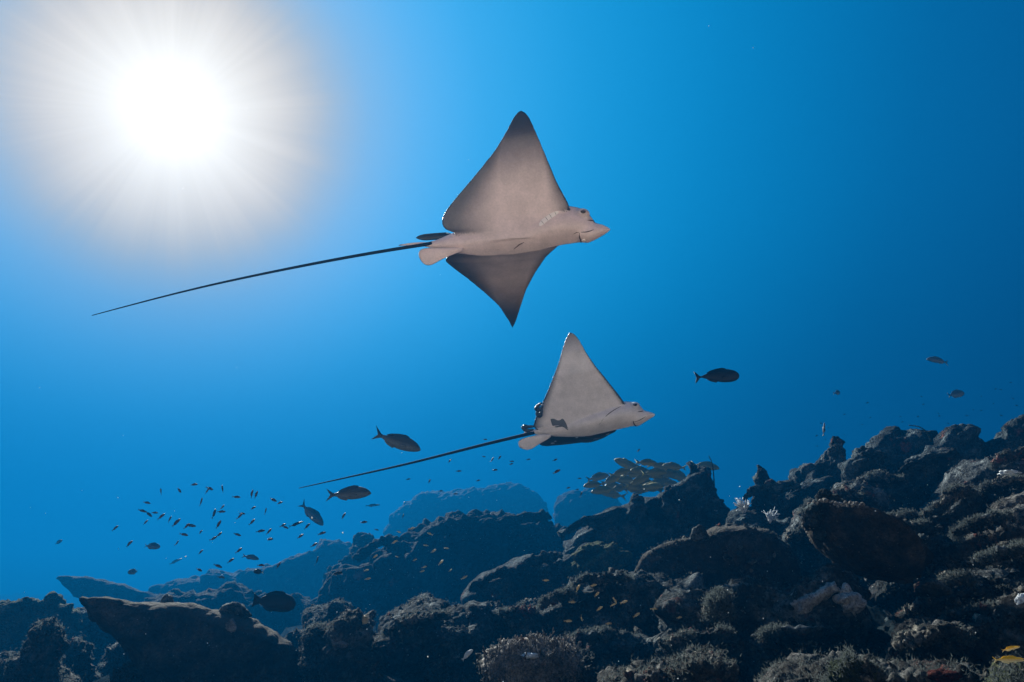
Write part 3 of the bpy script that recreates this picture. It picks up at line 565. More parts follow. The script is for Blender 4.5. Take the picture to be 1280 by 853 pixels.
pale_patch(1279, 752, 18, 18, 'bluish white coral lump at the end of the long shaggy slab')
pale_patch(1262, 592, 26, 8, 'flat whitish crust coral on the bright-crusted grey hump')
pale_patch(455, 779, 9, 16, 'orange-tan sponge patch on the face of the square-topped boulder', 'sponge', 'anthias_lit')
pale_patch(288, 785, 14, 20, 'tan sponge hanging below the rim of the huge plate coral', 'sponge', 'branch_coral')
pale_patch(425, 806, 20, 8, 'thin pale shelf coral low on the square-topped boulder', 'shelf_coral', 'branch_coral')
pale_patch(663, 820, 22, 7, 'small flat white coral chip beside the branching thicket', 'coral_chip', 'white_coral')
pale_patch(1180, 845, 40, 14, 'dark red sponge crust on the low pale-topped ledge', 'sponge', 'sponge_red')

# ------------------------------------------------------------------ algae turf and rubble on the near reef
def turf():
    vs, ts, k = [], [], 0
    for v, nv, D in TURF:
        n = int(11000 * min(1, 3.2 / D)); idx = RNG.integers(0, len(v), n * 3)
        idx = idx[nv[idx, 2] > RNG.uniform(-.35, .6, len(idx))][:n]
        cl = fbm(v[idx] / .18, 2); idx = idx[cl > -.05]
        m = len(idx); p = v[idx] + RNG.normal(size=(m, 3)) * .012; d = nv[idx] + RNG.normal(size=(m, 3)) * .5 + np.array([0, 0, .35]); d /= np.linalg.norm(d, axis=1)[:, None]
        L_ = RNG.uniform(.0005, .003, m)[:, None] * (.55 + .16 * D); w = np.cross(d, RNG.normal(size=(m, 3))); w /= np.linalg.norm(w, axis=1)[:, None] + 1e-9; w *= (.0005 * D + .0005)
        p = p - d * .012
        a = np.stack([p - w, p + w, p + d * (L_ + .012)], 1).reshape(-1, 3); vs.append(a); ts.append(k + np.arange(3 * m).reshape(-1, 3)); k += 3 * m
    o = mk('algae_turf', np.concatenate(vs), [np.concatenate(ts)], 'turf', smooth=False); tag(o, 'short fuzzy algae turf over the near reef rocks', 'algae', kind='stuff')
turf()
def growths():
    """small encrusting lumps, cups and stubs over every near rock, uneven in size and clustered"""
    shp = []
    for k in range(8):
        bv, bf = ball((0, 0, 0), 1, 3); bv = bv * (1 + .45 * RNG.normal(size=(len(bv), 1)).clip(-1, 1)); shp.append((bv, bf))
    pr = []
    for v, nv, D in TURF:
        n = int(290 * min(1.3, 3.6 / D)); idx = RNG.integers(0, len(v), n * 2); idx = idx[fbm(v[idx] / .22 + 50, 2) > .02]
        idx = idx[(nv[idx, 1] < .35)][:n]
        for i in idx:
            bv, bf = shp[random.randrange(8)]; s_ = random.uniform(.004, .011) * (.45 + .22 * D) * (2.2 if random.random() < .06 else 1)
            A = RNG.normal(size=(3, 3)); Q, _ = np.linalg.qr(A); pr.append(((bv * RNG.uniform(.5, 1.4, 3) * s_) @ Q + v[i] + nv[i] * s_ * .3, bf))
    v, f = join(pr); o = mk('encrusting_growth', v, f, 'reef_growth'); tag(o, 'small encrusting lumps and stubs dotting the near rocks', 'growth', kind='stuff')
growths()
def rubble():
    bv, bf = ball((0, 0, 0), 1, 3); pr = []
    front = SEA[(np.hypot(SEA[:, 0], SEA[:, 1]) > 1.8) & (np.hypot(SEA[:, 0], SEA[:, 1]) < 11) & (np.abs(np.arctan2(SEA[:, 0], SEA[:, 1])) < R(44))]
    idx = RNG.integers(0, len(front), 3000)
    for i in idx:
        p = front[i]; r = np.hypot(p[0], p[1]); s = random.uniform(.008, .026) * (.5 + r / 6)
        pr.append((bv * (1 + .6 * RNG.normal(size=(len(bv), 1)).clip(-.9, .9)) * s * RNG.uniform(.6, 1.3, 3) + p, bf))
    v, f = join(pr); o = mk('coral_rubble', v, f, 'reef_rock'); tag(o, 'loose broken coral rubble strewn between the reef rocks', 'rubble', kind='stuff')
rubble()

# ------------------------------------------------------------------ eagle rays
def resample(pl, n):
    p = np.array(pl, float); s = np.concatenate([[0], np.cumsum(np.linalg.norm(np.diff(p, axis=0), axis=1))]); s /= s[-1]
    q = np.linspace(0, 1, n); o = np.stack([np.interp(q, s, p[:, a]) for a in range(p.shape[1])], 1)
    for _ in range(2): o[1:-1] = (o[:-2] + 2 * o[1:-1] + o[2:]) / 4
    return o
def sheet(le, te, D, wt, thick, camber=0, n=60, m=56, edge=.0055):
    """a closed wing: leading and trailing edge in pixels, wt = depth offset along the span, thickness by span"""
    a = resample(le, n); b = resample(te, n); s = np.linspace(0, 1, n); w = np.interp(s, np.linspace(0, 1, len(wt)), wt)
    th = np.interp(s, np.linspace(0, 1, len(thick)), thick); t = .5 - .5 * np.cos(np.linspace(0, math.pi, m))
    mid = np.zeros((n, m, 3))
    for i in range(n):
        for j in range(m):
            u, v = a[i] * (1 - t[j]) + b[i] * t[j]
            mid[i, j] = P(u, v, D - w[i] - camber * math.sin(math.pi * t[j]) * (1 - s[i]) * 1.0)
    gu = np.gradient(mid, axis=0); gv = np.gradient(mid, axis=1); nn = np.cross(gu, gv); nn /= np.linalg.norm(nn, axis=2)[..., None] + 1e-9
    if (nn @ AF).mean() > 0: nn = -nn                    # ventral side, towards the viewer
    pr = (2.2 * np.sqrt(np.clip(t, 0, 1)) * (1 - t) ** .85); pr = np.maximum(pr / pr.max(), .13)
    h = np.maximum(th[:, None] * pr[None] / 2, edge)
    up = mid + nn * h[..., None]; lo = mid - nn * h[..., None]
    v = np.vstack([up.reshape(-1, 3), lo.reshape(-1, 3)]); N_ = n * m
    i, j = np.meshgrid(np.arange(n - 1), np.arange(m - 1), indexing='ij'); i = i.ravel(); j = j.ravel()
    q1 = np.stack([i * m + j, (i + 1) * m + j, (i + 1) * m + j + 1, i * m + j + 1], 1); q2 = q1[:, ::-1] + N_
    rim = np.concatenate([np.arange(n) * m, (n - 1) * m + np.arange(1, m), np.arange(n - 2, -1, -1) * m + m - 1, np.arange(m - 2, 0, -1)])
    r2 = np.roll(rim, -1); q3 = np.stack([rim, rim + N_, r2 + N_, r2], 1)
    S, T = np.meshgrid(s, t, indexing='ij'); S = np.concatenate([S.ravel()] * 2); T = np.concatenate([T.ravel()] * 2)
    side = np.concatenate([np.ones(N_), np.zeros(N_)])
    return v, [np.vstack([q1, q2, q3])], side, S, T
def body_loft(sec, D, K=40):
    """sections (u, v, half height px, half depth m toward viewer, half depth m away, depth offset)"""
    s = np.array(sec, float); n = 70; q = np.linspace(0, 1, n); x = np.concatenate([[0], np.cumsum(np.hypot(*np.diff(s[:, :2], axis=0).T))]); x /= x[-1]
    s = np.stack([np.interp(q, x, s[:, a]) for a in range(s.shape[1])], 1)
    for _ in range(3): s[1:-1] = (s[:-2] + 2 * s[1:-1] + s[2:]) / 4
    ph = np.linspace(0, 2 * math.pi, K, endpoint=False); rings = np.zeros((n, K, 3))
    for i, (u, v, hv, wf, wb, wc) in enumerate(s):
        for j, f in enumerate(ph):
            dw = math.sin(f); rings[i, j] = P(u, v - hv * math.cos(f), D - wc - (wf * dw ** 2.2 if dw > 0 else -wb * (-dw) ** 1.3))
    v, f = loft(rings); plain = np.where(np.sin(ph) > -.25, 1.0, 0.0); headed = np.where(np.sin(ph) > np.where(np.cos(ph) > 0, .30, -.1), 1.0, 0.0)     # the dark back shows along the top of the head
    side = np.concatenate([headed if (len(sec) < 8 or i > .80 * n) else plain for i in range(n)] + [np.ones(2)])
    return v, f, side
def eagle_ray(label, sp):
    D = sp['D']; root = empty('eagle_ray', P(*sp['base'], D)); tag(root, label, 'ray', 'eagle rays gliding past the reef')
    vs, fs, sd, S, T = [], [], [], [], []
    for wgs in sp['wings']:
        v, f, side, s, t = sheet(wgs['le'], wgs['te'], D, wgs['w'], wgs['th'], wgs.get('camber', 0)); vs.append((v, f)); sd.append(side * (0 if wgs.get('back') else 1)); S.append(s); T.append(t)
    for sec in sp['body']:
        v, f, side = body_loft(sec, D); vs.append((v, f)); sd.append(side); S.append(np.zeros(len(v))); T.append(np.full(len(v), .5))
    for (u, vv, w, r) in sp['bumps']:
        v, f = ball(P(u, vv, D - w), r, 12); vs.append((v, f)); sd.append(np.ones(len(v)) * .75); S.append(np.zeros(len(v))); T.append(np.full(len(v), .5))
    v, f = join(vs); tmp = mk('tmp', v, f); sd = np.concatenate(sd); S = np.concatenate(S); T = np.concatenate(T)
    rm = tmp.modifiers.new('r', 'REMESH'); rm.mode = 'VOXEL'; rm.voxel_size = .0056 if D < 5 else .0068; rm.use_smooth_shade = True
    sm = tmp.modifiers.new('s', 'SMOOTH'); sm.factor = .5; sm.iterations = 16
    dg = bpy.context.evaluated_depsgraph_get(); ev = tmp.evaluated_get(dg); me = bpy.data.meshes.new_from_object(ev, depsgraph=dg); me.name = 'body'
    bpy.data.objects.remove(tmp)
    body = bpy.data.objects.new('body', me); COL.objects.link(body); body.parent = root; body.matrix_parent_inverse = Matrix.Translation(-root.location)
    me.materials.clear(); me.materials.append(M[sp['mat']])
    me.polygons.foreach_set('use_smooth', np.ones(len(me.polygons), bool))
    kd = kdtree.KDTree(len(v))
    for i, p in enumerate(v): kd.insert(p, i)
    kd.balance()
    col = np.ones((len(me.vertices), 4), np.float32)
    co = np.empty(len(me.vertices) * 3, np.float32); me.vertices.foreach_get('co', co); co = co.reshape(-1, 3)
    for i in range(len(co)):
        nb = kd.find_n(co[i], 4); ii = [x[1] for x in nb]; w = np.array([1 / (x[2] + 1e-4) for x in nb]); w /= w.sum()
        s = float((S[ii] * w).sum()); t = float((T[ii] * w).sum())
        edge = max(sp['tip'](s), sp['margin'](s, t)); col[i, 0] = float((sd[ii] * w).sum()); col[i, 1] = edge
        if s > .12 and (t < sp['line'] or t > 1 - sp['line'] or s > .98): col[i, 0] = min(col[i, 0], .08)
    at = me.color_attributes.new('pigment', 'FLOAT_COLOR', 'POINT'); at.data.foreach_set('color', col.ravel())
    bvh = bvhtree.BVHTree.FromObject(body, bpy.context.evaluated_depsgraph_get()) if False else bvhtree.BVHTree.FromPolygons([tuple(c) for c in co.tolist()], [tuple(p.vertices) for p in me.polygons])
    def surf(u, vv, off=.002):
        d = Vector(ray(u, vv)).normalized(); loc, nor, *_ = bvh.ray_cast(Vector(CAM), d)
        if loc is None: return P(u, vv, D)
        return np.array(loc) + np.array(nor) * off
    for pl, r0, r1 in sp['tail']:
        c = resample(pl, 60)
        for _ in range(60): c[1:-1] = (c[:-2] + 2 * c[1:-1] + c[2:]) / 4
        p = np.array([P(u, vv, D - w) for u, vv, w in c]); t = np.linspace(0, 1, 60)
        v, f = tube(p, r0 * (1 - t) ** .8 + r1, 10); mk('tail', v, f, 'tail_skin', root)
    for fn in sp['fins']:
        v, f, side, s, t = sheet(fn['le'], fn['te'], D, fn['w'], fn['th'], 0, 20, 18, .003)
        o = mk(fn['name'], v, f, sp['mat'], root)
        e = np.maximum(np.clip((s - .86) / .14, 0, 1), np.maximum(np.clip((.05 - t) / .05, 0, 1), np.clip((t - .95) / .05, 0, 1)))
        side = side * (0 if fn.get('back') else 1)
        c = np.stack([side, e * .8, side, np.ones(len(v))], 1).astype(np.float32)
        a = o.data.color_attributes.new('pigment', 'FLOAT_COLOR', 'POINT'); a.data.foreach_set('color', c.ravel())
    for (u, vv, r) in sp['eyes']:
        v, f = ball(surf(u, vv, -r * .6), (r * 1.5, r, r), 10); e = mk('eye', v, f, 'eye_dark', root)
        rg = resample([surf(u + 1.35 * r * F / D * math.cos(a), vv + 1.05 * r * F / D * math.sin(a), .001) for a in np.linspace(-.3, 3.5, 12)], 16)
        v, f = tube(rg, .0018, 6); mk('eyelid', v, f, 'crease', e)
    for nm, pl, r, mt in sp['lines']:
        p = resample([surf(u, vv, .0005) for u, vv in pl], 18); q = np.linspace(-1, 1, 18)
        v, f = tube(p, r * (1 - .7 * q * q), 6); mk(nm, v, f, mt, root)
    if 'gill' in sp:                                           # a raised pale band with five slits
        a = resample(sp['gill'][0], 30); b = resample(sp['gill'][1], 30); g = np.zeros((30, 7, 3))
        for i in range(30):
            for j in range(7):
                u, vv = a[i] * (1 - j / 6) + b[i] * j / 6
                g[i, j] = surf(u, vv, -.0012 + .0042 * math.sin(math.pi * j / 6) * (.75 + .25 * abs(math.sin(math.pi * 5 * i / 29))) * min(1, i / 6, (29 - i) / 6))
        i, j = np.meshgrid(np.arange(29), np.arange(6), indexing='ij'); i = i.ravel(); j = j.ravel()
        gb = mk('gill_band', g.reshape(-1, 3), [np.stack([i * 7 + j, (i + 1) * 7 + j, (i + 1) * 7 + j + 1, i * 7 + j + 1], 1)], 'gill_pale', root)
        for k in range(1, 5):
            i = round(29 * k / 5); v, f = tube(g[i, 1:6] + (g[min(i + 1, 29), 1:6] - g[i, 1:6]) * np.linspace(0, 1, 5)[:, None], .0012, 5); mk('gill_slit', v, f, 'crease', gb)
    return root, surf

def sstep(a, b, x): x = min(1, max(0, (x - a) / (b - a))); return x * x * (3 - 2 * x)
ray1 = dict(line=.014, D=4.0, base=(640, 300), mat='ray_skin',
    wings=[dict(le=[(690, 296), (706, 275), (712.8, 258), (697, 229), (683, 195.6), (672, 169), (663.5, 150), (658, 141), (651, 137.6)],
                te=[(585, 305), (568, 291), (556, 288), (551, 280), (553, 269.5), (561.5, 257), (579, 236), (598.5, 213), (618, 188.6), (632, 165.7), (643, 144), (651, 137.6)],
                w=[.02, .03, .06, .09, .10, .06], th=[.11, .07, .045, .03, .02, .012], camber=.025),
           dict(le=[(700, 295), (702, 303), (698, 307), (683, 320.5), (669, 341.6), (658, 362.7), (651, 384), (645, 403), (640.5, 411)],
                te=[(575, 308), (558, 321), (555, 326), (567, 336), (584.4, 348.6), (605.5, 366), (623, 382), (635.4, 401), (640.5, 411)],
                w=[-.06, -.2, -.4, -.58, -.74, -.88], th=[.09, .06, .04, .028, .018, .012], camber=-.02)],
    body=[[(528, 306, 2.5, .012, .012, .0), (545, 306, 6, .024, .02, .0), (570, 303, 14, .05, .04, .0), (600, 300, 21, .07, .06, .0), (640, 294, 25.5, .09, .08, .0), (675, 287, 27, .095, .085, .0), (700, 281, 26, .085, .08, .0), (715, 281.5, 23.5, .085, .08, .0), (728, 281.5, 21.5, .075, .08, .0), (737, 284.5, 17, .055, .06, .0), (744, 287, 9, .03, .04, .0)],
          [(722, 289, 14, .06, .05, .01), (735, 291, 13.5, .06, .045, .012), (744, 289.5, 11, .05, .035, .012), (753, 288, 7.6, .034, .025, .01), (759, 287.4, 4.3, .02, .016, .01), (763, 287.2, 1.2, .006, .006, .01)]],
    bumps=[(728, 268.5, .02, (.045, .035, .038))],
    tip=lambda s: 1.0 * sstep(.30, .92, s), margin=lambda s, t: .9 * sstep(.50, .97, t) * (1 if s > .12 else s / .12) if t > .5 else .8 * sstep(.16, .0, t) * (1 if s > .2 else s / .2),
    tail=[([(540, 304.5, .01), (480, 313.5, .03), (400, 328, .08), (330, 342, .11), (250, 359, .16), (180, 377, .19), (115, 394.5, .22)], .0085, .0022)],
    fins=[dict(name='pelvic_fin', le=[(578, 309), (560, 310), (545, 310), (530, 310.5), (524, 312.5), (522.5, 317), (524, 322)], te=[(578, 314), (565, 319), (553, 324), (541, 331), (535, 333), (528, 329.5), (524, 322)], w=[.03, .05, .06, .07], th=[.03, .02, .014, .010]),
          dict(name='pelvic_fin', le=[(575, 303), (560, 299), (545, 300), (530, 301), (522, 299.5), (519.5, 297.5)], te=[(575, 297), (560, 290.5), (545, 291.5), (530, 292.8), (522, 295), (519.5, 297.5)], w=[-.02, -.05, -.07, -.09], th=[.03, .02, .014, .010], back=True),
          dict(name='dorsal_fin', le=[(545, 304), (530, 303), (515, 303.8), (500, 306)], te=[(540, 307), (528, 306.5), (515, 306.8), (498, 307.5)], w=[-.03, -.04, -.05, -.05], th=[.02, .012, .008, .005])],
    eyes=[(729, 264.5, .011)],
    lines=[('mouth', [(724, 291), (724.5, 297), (726, 301), (726.5, 304)], .0045, 'crease'), ('jaw_crease', [(717, 293), (720, 291), (724, 290.5)], .002, 'crease'),
           ('nostril_fold', [(726, 290.5), (733, 290.3), (738, 289), (742, 287.3)], .003, 'crease'), ('head_groove', [(734, 275.5), (739, 276), (743, 276)], .0035, 'crease'),
           ('lip', [(727, 301), (730, 299.5), (733, 302)], .006, 'gill_pale'), ('belly_fold', [(642, 312), (649, 306), (655, 303)], .003, 'crease')],
    gill=([(671, 281), (678, 273), (688, 266), (700, 261.5)], [(674, 286), (682, 279.5), (691, 272.5), (700, 267)]))
eagle_ray('larger eagle ray, pinkish belly turned to the viewer and wings spread wide', ray1)
ray2 = dict(line=.028, D=5.6, base=(720, 530), mat='ray_skin_grey',
    wings=[dict(le=[(765, 532), (780, 515), (781.4, 503.4), (767.6, 485.4), (755, 469.6), (744.4, 457), (732.8, 440), (723.4, 423), (717, 416.5), (712.4, 414.8)],
                te=[(690, 541), (672, 538), (665.3, 535), (668, 525), (672, 514), (677, 504.4), (683.3, 490.7), (691.7, 469.6), (698, 452.7), (703.3, 433.7), (708.6, 419), (712.4, 414.8)],
                w=[.0, .03, .07, .12, .13, .10], th=[.10, .07, .045, .03, .022, .014], camber=.02),
           dict(le=[(770, 534), (771, 538), (766, 540), (757, 546), (748, 550), (740, 552.5), (731, 553)],
                te=[(680, 543), (676, 552), (673, 556), (681, 558), (694, 555), (708.6, 551.4), (731, 553)],
                w=[-.10, -.22, -.38, -.52, -.66, -.78], th=[.09, .06, .045, .03, .02, .014], back=True)],
    body=[[(655, 541, 1.8, .012, .012, .0), (672, 540, 4, .022, .02, .0), (690, 539, 7, .045, .04, .0), (712, 534, 13, .08, .06, .0), (735, 529, 17, .11, .08, .0), (757, 523, 18, .12, .085, .0), (773, 519.5, 17.5, .105, .085, .0), (786, 518, 16.5, .085, .08, .0), (795, 517.5, 14, .07, .075, .0), (801, 518, 10.5, .05, .06, .0), (805, 519, 6.5, .03, .04, .0)],
          [(790, 522, 11, .06, .05, .01), (798, 523, 10.5, .055, .045, .012), (805, 521, 8, .042, .035, .012), (812, 519.5, 5, .028, .024, .01), (817, 518.9, 2.8, .016, .014, .01), (819.5, 518.8, .8, .006, .006, .01)]],
    bumps=[(794, 508, .02, (.042, .035, .036))],
    tip=lambda s: .8 * sstep(.70, 1.0, s), margin=lambda s, t: max(.9 * sstep(.86, 1.0, t), .9 * sstep(.08, .0, t)) * (1 if s > .15 else 0),
    tail=[([(668, 541, .01), (655, 544, .01), (640, 547.5, .02), (620, 552, .03), (509, 580.5, .10), (374, 610.3, .18)], .0115, .0028)],
    fins=[dict(name='pelvic_fin', le=[(688, 543), (676, 543), (664, 545.5), (654, 548), (648.5, 550.5), (647, 555), (650, 560)], te=[(688, 547), (680, 552), (671, 557), (665, 561.5), (658, 563), (650, 560)], w=[.03, .05, .06, .07], th=[.03, .022, .016, .012]),
          dict(name='pelvic_fin', le=[(684, 539), (672, 541), (660, 544), (650, 545.5)], te=[(684, 534.5), (672, 536), (662, 538.5), (652, 543)], w=[.0, .02, .0, -.03], th=[.028, .018, .012, .01])],
    eyes=[(794, 506, .011)],
    lines=[('mouth', [(791.5, 526), (792, 529), (794, 532), (796.5, 533.2)], .0055, 'crease'), ('nostril_fold', [(792, 527.5), (798, 526), (803, 523.5), (807, 521)], .0035, 'crease'),
           ('head_groove', [(797, 515), (801, 514.6), (804, 514)], .0045, 'crease'), ('gill_fold', [(749, 531), (753, 525), (760, 518), (768, 512.5), (776, 508)], .004, 'crease'),
           ('pelvic_fold', [(680, 536), (692, 533), (704, 531)], .004, 'gill_pale'), ('pelvic_fold', [(676, 546), (686, 543.5), (697, 542)], .003, 'gill_pale')])
R2, surf2 = eagle_ray('smaller grey-bellied eagle ray with a torn trailing wing edge', ray2)
def torn_bits():
    D = 5.5
    for pl in ([(677, 504), (672, 508), (670, 511), (673, 513), (677, 510), (678, 507)], [(672, 513), (671, 517), (673, 520), (676, 519), (677, 514), (677.5, 511)], [(668, 533), (659, 534), (654, 533), (655, 537), (660, 539), (667, 537)]):
        p = resample([P(u, v, D + .01 * math.sin(i)) for i, (u, v) in enumerate(pl)], 24)
        v, f = tube(p, .021 * (1 - .6 * np.abs(np.linspace(-1, 1, 24))), 8); v = v + .004 * noise(v / .02)[:, None]; mk('torn_flap', v, f, 'ray_back', R2)
    # cast shadow on the belly, painted as a dark patch with a hooked end
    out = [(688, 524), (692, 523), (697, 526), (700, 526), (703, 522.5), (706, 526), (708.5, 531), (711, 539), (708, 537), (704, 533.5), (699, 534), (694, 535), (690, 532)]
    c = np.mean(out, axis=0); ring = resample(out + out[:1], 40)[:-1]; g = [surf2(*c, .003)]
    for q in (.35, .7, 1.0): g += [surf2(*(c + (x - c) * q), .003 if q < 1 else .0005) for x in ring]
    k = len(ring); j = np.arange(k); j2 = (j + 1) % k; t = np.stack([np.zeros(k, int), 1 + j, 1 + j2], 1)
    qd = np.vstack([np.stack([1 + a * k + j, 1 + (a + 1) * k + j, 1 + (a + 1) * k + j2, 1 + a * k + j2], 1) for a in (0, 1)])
    mk('belly_shadow_patch', np.array(g), [qd, t], 'painted_shadow', R2)
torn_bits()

# ------------------------------------------------------------------ fish
KIND = dict(  # outline: x from nose (.5) to tail root (-.3), back height, belly depth; fork; thickness
    bream=dict(x=[.5, .46, .38, .25, .08, -.10, -.24, -.32], t=[.0, .06, .115, .16, .165, .115, .05, .034], b=[-.01, -.045, -.075, -.11, -.125, -.10, -.05, -.034], fork=.14, th=.075, tail=.15),
    unicorn=dict(x=[.5, .485, .42, .28, .08, -.12, -.28, -.36], t=[.0, .06, .11, .15, .155, .11, .045, .016], b=[-.01, -.07, -.12, -.155, -.155, -.105, -.045, -.016], fork=.03, th=.07, tail=.14),
    surgeon=dict(x=[.5, .47, .38, .22, .02, -.16, -.29, -.35], t=[.0, .08, .16, .22, .22, .15, .06, .03], b=[-.02, -.08, -.15, -.20, -.20, -.15, -.06, -.03], fork=.07, th=.075, tail=.15),
    anthias=dict(x=[.5, .46, .36, .2, .02, -.15, -.28, -.33], t=[.0, .06, .115, .15, .14, .09, .045, .03], b=[-.01, -.05, -.09, -.125, -.12, -.085, -.04, -.03], fork=.12, th=.07, tail=.13),
    slim=dict(x=[.5, .45, .33, .15, -.05, -.2, -.31, -.36], t=[.0, .03, .055, .075, .07, .05, .028, .018], b=[-.005, -.03, -.055, -.07, -.07, -.05, -.028, -.018], fork=.09, th=.05, tail=.08),
    grouper=dict(x=[.5, .47, .38, .22, .0, -.18, -.30, -.34], t=[.0, .09, .17, .225, .23, .17, .09, .06], b=[-.03, -.11, -.18, -.21, -.20, -.15, -.08, -.06], fork=.0, th=.10, tail=.16))
def fish_geo(k, detail):
    K = KIND[k]; n = 26 if detail else 14; R_ = 18 if detail else 10; q = np.linspace(0, 1, n) ** 1.0
    x0 = np.array(K['x']); s = np.linspace(0, 1, len(x0)); x = np.interp(q, s, x0); t = np.interp(q, s, K['t']); b = np.interp(q, s, K['b'])
    for a in (t, b): a[1:-1] = (a[:-2] + 2 * a[1:-1] + a[2:]) / 4
    th = K['th'] * np.clip(np.sin(np.clip((.52 - x) / .86, 0, 1) ** .62 * math.pi) * .95 + .12, .1, 1)
    ph = np.linspace(0, 2 * math.pi, R_, endpoint=False); c = np.cos(ph); sn = np.sin(ph)
    rings = np.stack([np.stack([np.full(R_, x[i]), th[i] * np.sign(c) * np.abs(c) ** .9, (t[i] + b[i]) / 2 + (t[i] - b[i]) / 2 * sn], 1) for i in range(n)])
    g = {'body': loft(rings)}
    def fin(out, y=.006):
        o = np.array(out, float); m = len(o); A = np.stack([o[:, 0], np.full(m, y), o[:, 1]], 1); Bk = A * np.array([1, -1, 1]); cc = o.mean(0)
        v = np.vstack([A, Bk, [[cc[0], y * 1.3, cc[1]], [cc[0], -y * 1.3, cc[1]]]]); j = np.arange(m); j2 = (j + 1) % m
        return v, [np.stack([j, j2, j2 + m, j + m], 1), np.vstack([np.stack([np.full(m, 2 * m), j2, j], 1), np.stack([np.full(m, 2 * m + 1), j + m, j2 + m], 1)])]
    e = x[-1] + .02; tl = K['tail']; fk = K['fork']; h = t[-1]
    g['tail_fin'] = fin([(e, h * .9), (e - .05, h * 1.3), (-.46, tl * .8), (-.5, tl), (-.49 + fk * .45, tl * .45), (-.49 + fk, 0), (-.49 + fk * .45, -tl * .45), (-.5, -tl), (-.46, -tl * .8), (e - .05, -h * 1.3), (e, -h * .9)])
    T = lambda xx: float(np.interp(-xx, -x, t)); Bf = lambda xx: float(np.interp(-xx, -x, b))
    g['dorsal_fin'] = fin([(xx, T(xx) - .015) for xx in (.24, .1, -.05, -.2)] + [(-.24, T(-.24) + .018), (-.16, T(-.16) + .035), (-.02, T(-.02) + .035), (.12, T(.12) + .035), (.2, T(.2) + .022)], .004)
    g['anal_fin'] = fin([(xx, Bf(xx) + .015) for xx in (.0, -.1, -.2)] + [(-.25, Bf(-.25) - .012), (-.17, Bf(-.17) - .035), (-.05, Bf(-.05) - .035)], .004)
    pv = []
    for sgn in (1, -1):
        v, f = fin([(.2, -.01), (.19, -.05), (.08, -.085), (.05, -.06), (.1, -.02)], .003); v = v + np.array([0, sgn * (K['th'] * 1.0), 0]); v[:, 1] += sgn * (.2 - v[:, 0]) * .18; pv.append((v, f))
    g['pectoral_fin'] = pv
    ez = (T(.40) + Bf(.40)) / 2 + (T(.40) - Bf(.40)) * .16; ey = float(np.interp(-.40, -x, th)) * .86
    g['eye'] = [ball((.40, s_ * ey, ez), (.018, .010, .018), 6) for s_ in (1, -1)]
    return g
_fm = {}
def fish_meshes(k, m, detail, bend=0.0):
    key = (k, m, detail, bend)
    if key not in _fm:
        g = fish_geo(k, detail); d = []
        if detail:
            for nm, gg in g.items():
                for x in (gg if isinstance(gg, list) and nm in ('pectoral_fin', 'eye') else [gg]): d.append((nm, x[0], x[1], 'eye_dark' if nm == 'eye' else m))
        else:
            v, f = join([g['body'], g['tail_fin'], g['dorsal_fin'], g['anal_fin']]); d.append(('fish', v, f, m))
        out = []
        for nm, v, f, mm in d:
            v = np.array(v); v[:, 1] += bend * np.minimum(v[:, 0] - .1, 0) ** 2
            o = mk(nm, v, f, mm); out.append((nm, o.data)); bpy.data.objects.remove(o)
        _fm[key] = out
    return _fm[key]
def fish(name, label, k, m, u, v, D, px, ang=0, yaw=0, group=None, detail=False, part_mats=None, cat='fish'):
    """nose points at ang degrees in the frame's plane (0 = along +x), yaw turns it toward or away"""
    d_ = ray(u, v); ok_, loc_, *_ = SC.ray_cast(DG[0], Vector(CAM), Vector(d_).normalized())
    if ok_ and D < 9.5 and 'hidden' not in label: D = min(D, depth_of(np.array(loc_)) - .12)
    a = R(ang); y = R(yaw); X = math.cos(y) * (math.cos(a) * AX + math.sin(a) * AU) + math.sin(y) * AF; X /= np.linalg.norm(X)
    up = np.array([0, 0, 1.0]); Z = up - X * np.dot(up, X)
    if np.linalg.norm(Z) < .15: Z = -AF - X * np.dot(-AF, X)
    Z /= np.linalg.norm(Z); Y = np.cross(Z, X); s = px * D / F / max(.35, math.cos(y))
    mw = Matrix(((X[0] * s, Y[0] * s, Z[0] * s, 0), (X[1] * s, Y[1] * s, Z[1] * s, 0), (X[2] * s, Y[2] * s, Z[2] * s, 0), (0, 0, 0, 1))); mw.translation = Vector(P(u, v, D))
    ms = fish_meshes(k, m, detail, random.choice([-.5, -.2, 0.0, .3, .6]))
    if not detail:
        o = bpy.data.objects.new(name, ms[0][1]); COL.objects.link(o); o.matrix_world = mw; return tag(o, label, cat, group)
    root = bpy.data.objects.new(name, None); COL.objects.link(root); root.matrix_world = mw; root.empty_display_size = .1
    for nm, me in ms:
        if part_mats and nm in part_mats: me = me.copy(); me.materials.clear(); me.materials.append(M[part_mats[nm]])
        o = bpy.data.objects.new(nm, me); COL.objects.link(o); o.parent = root
    return tag(root, label, cat, group)
DG = [None]
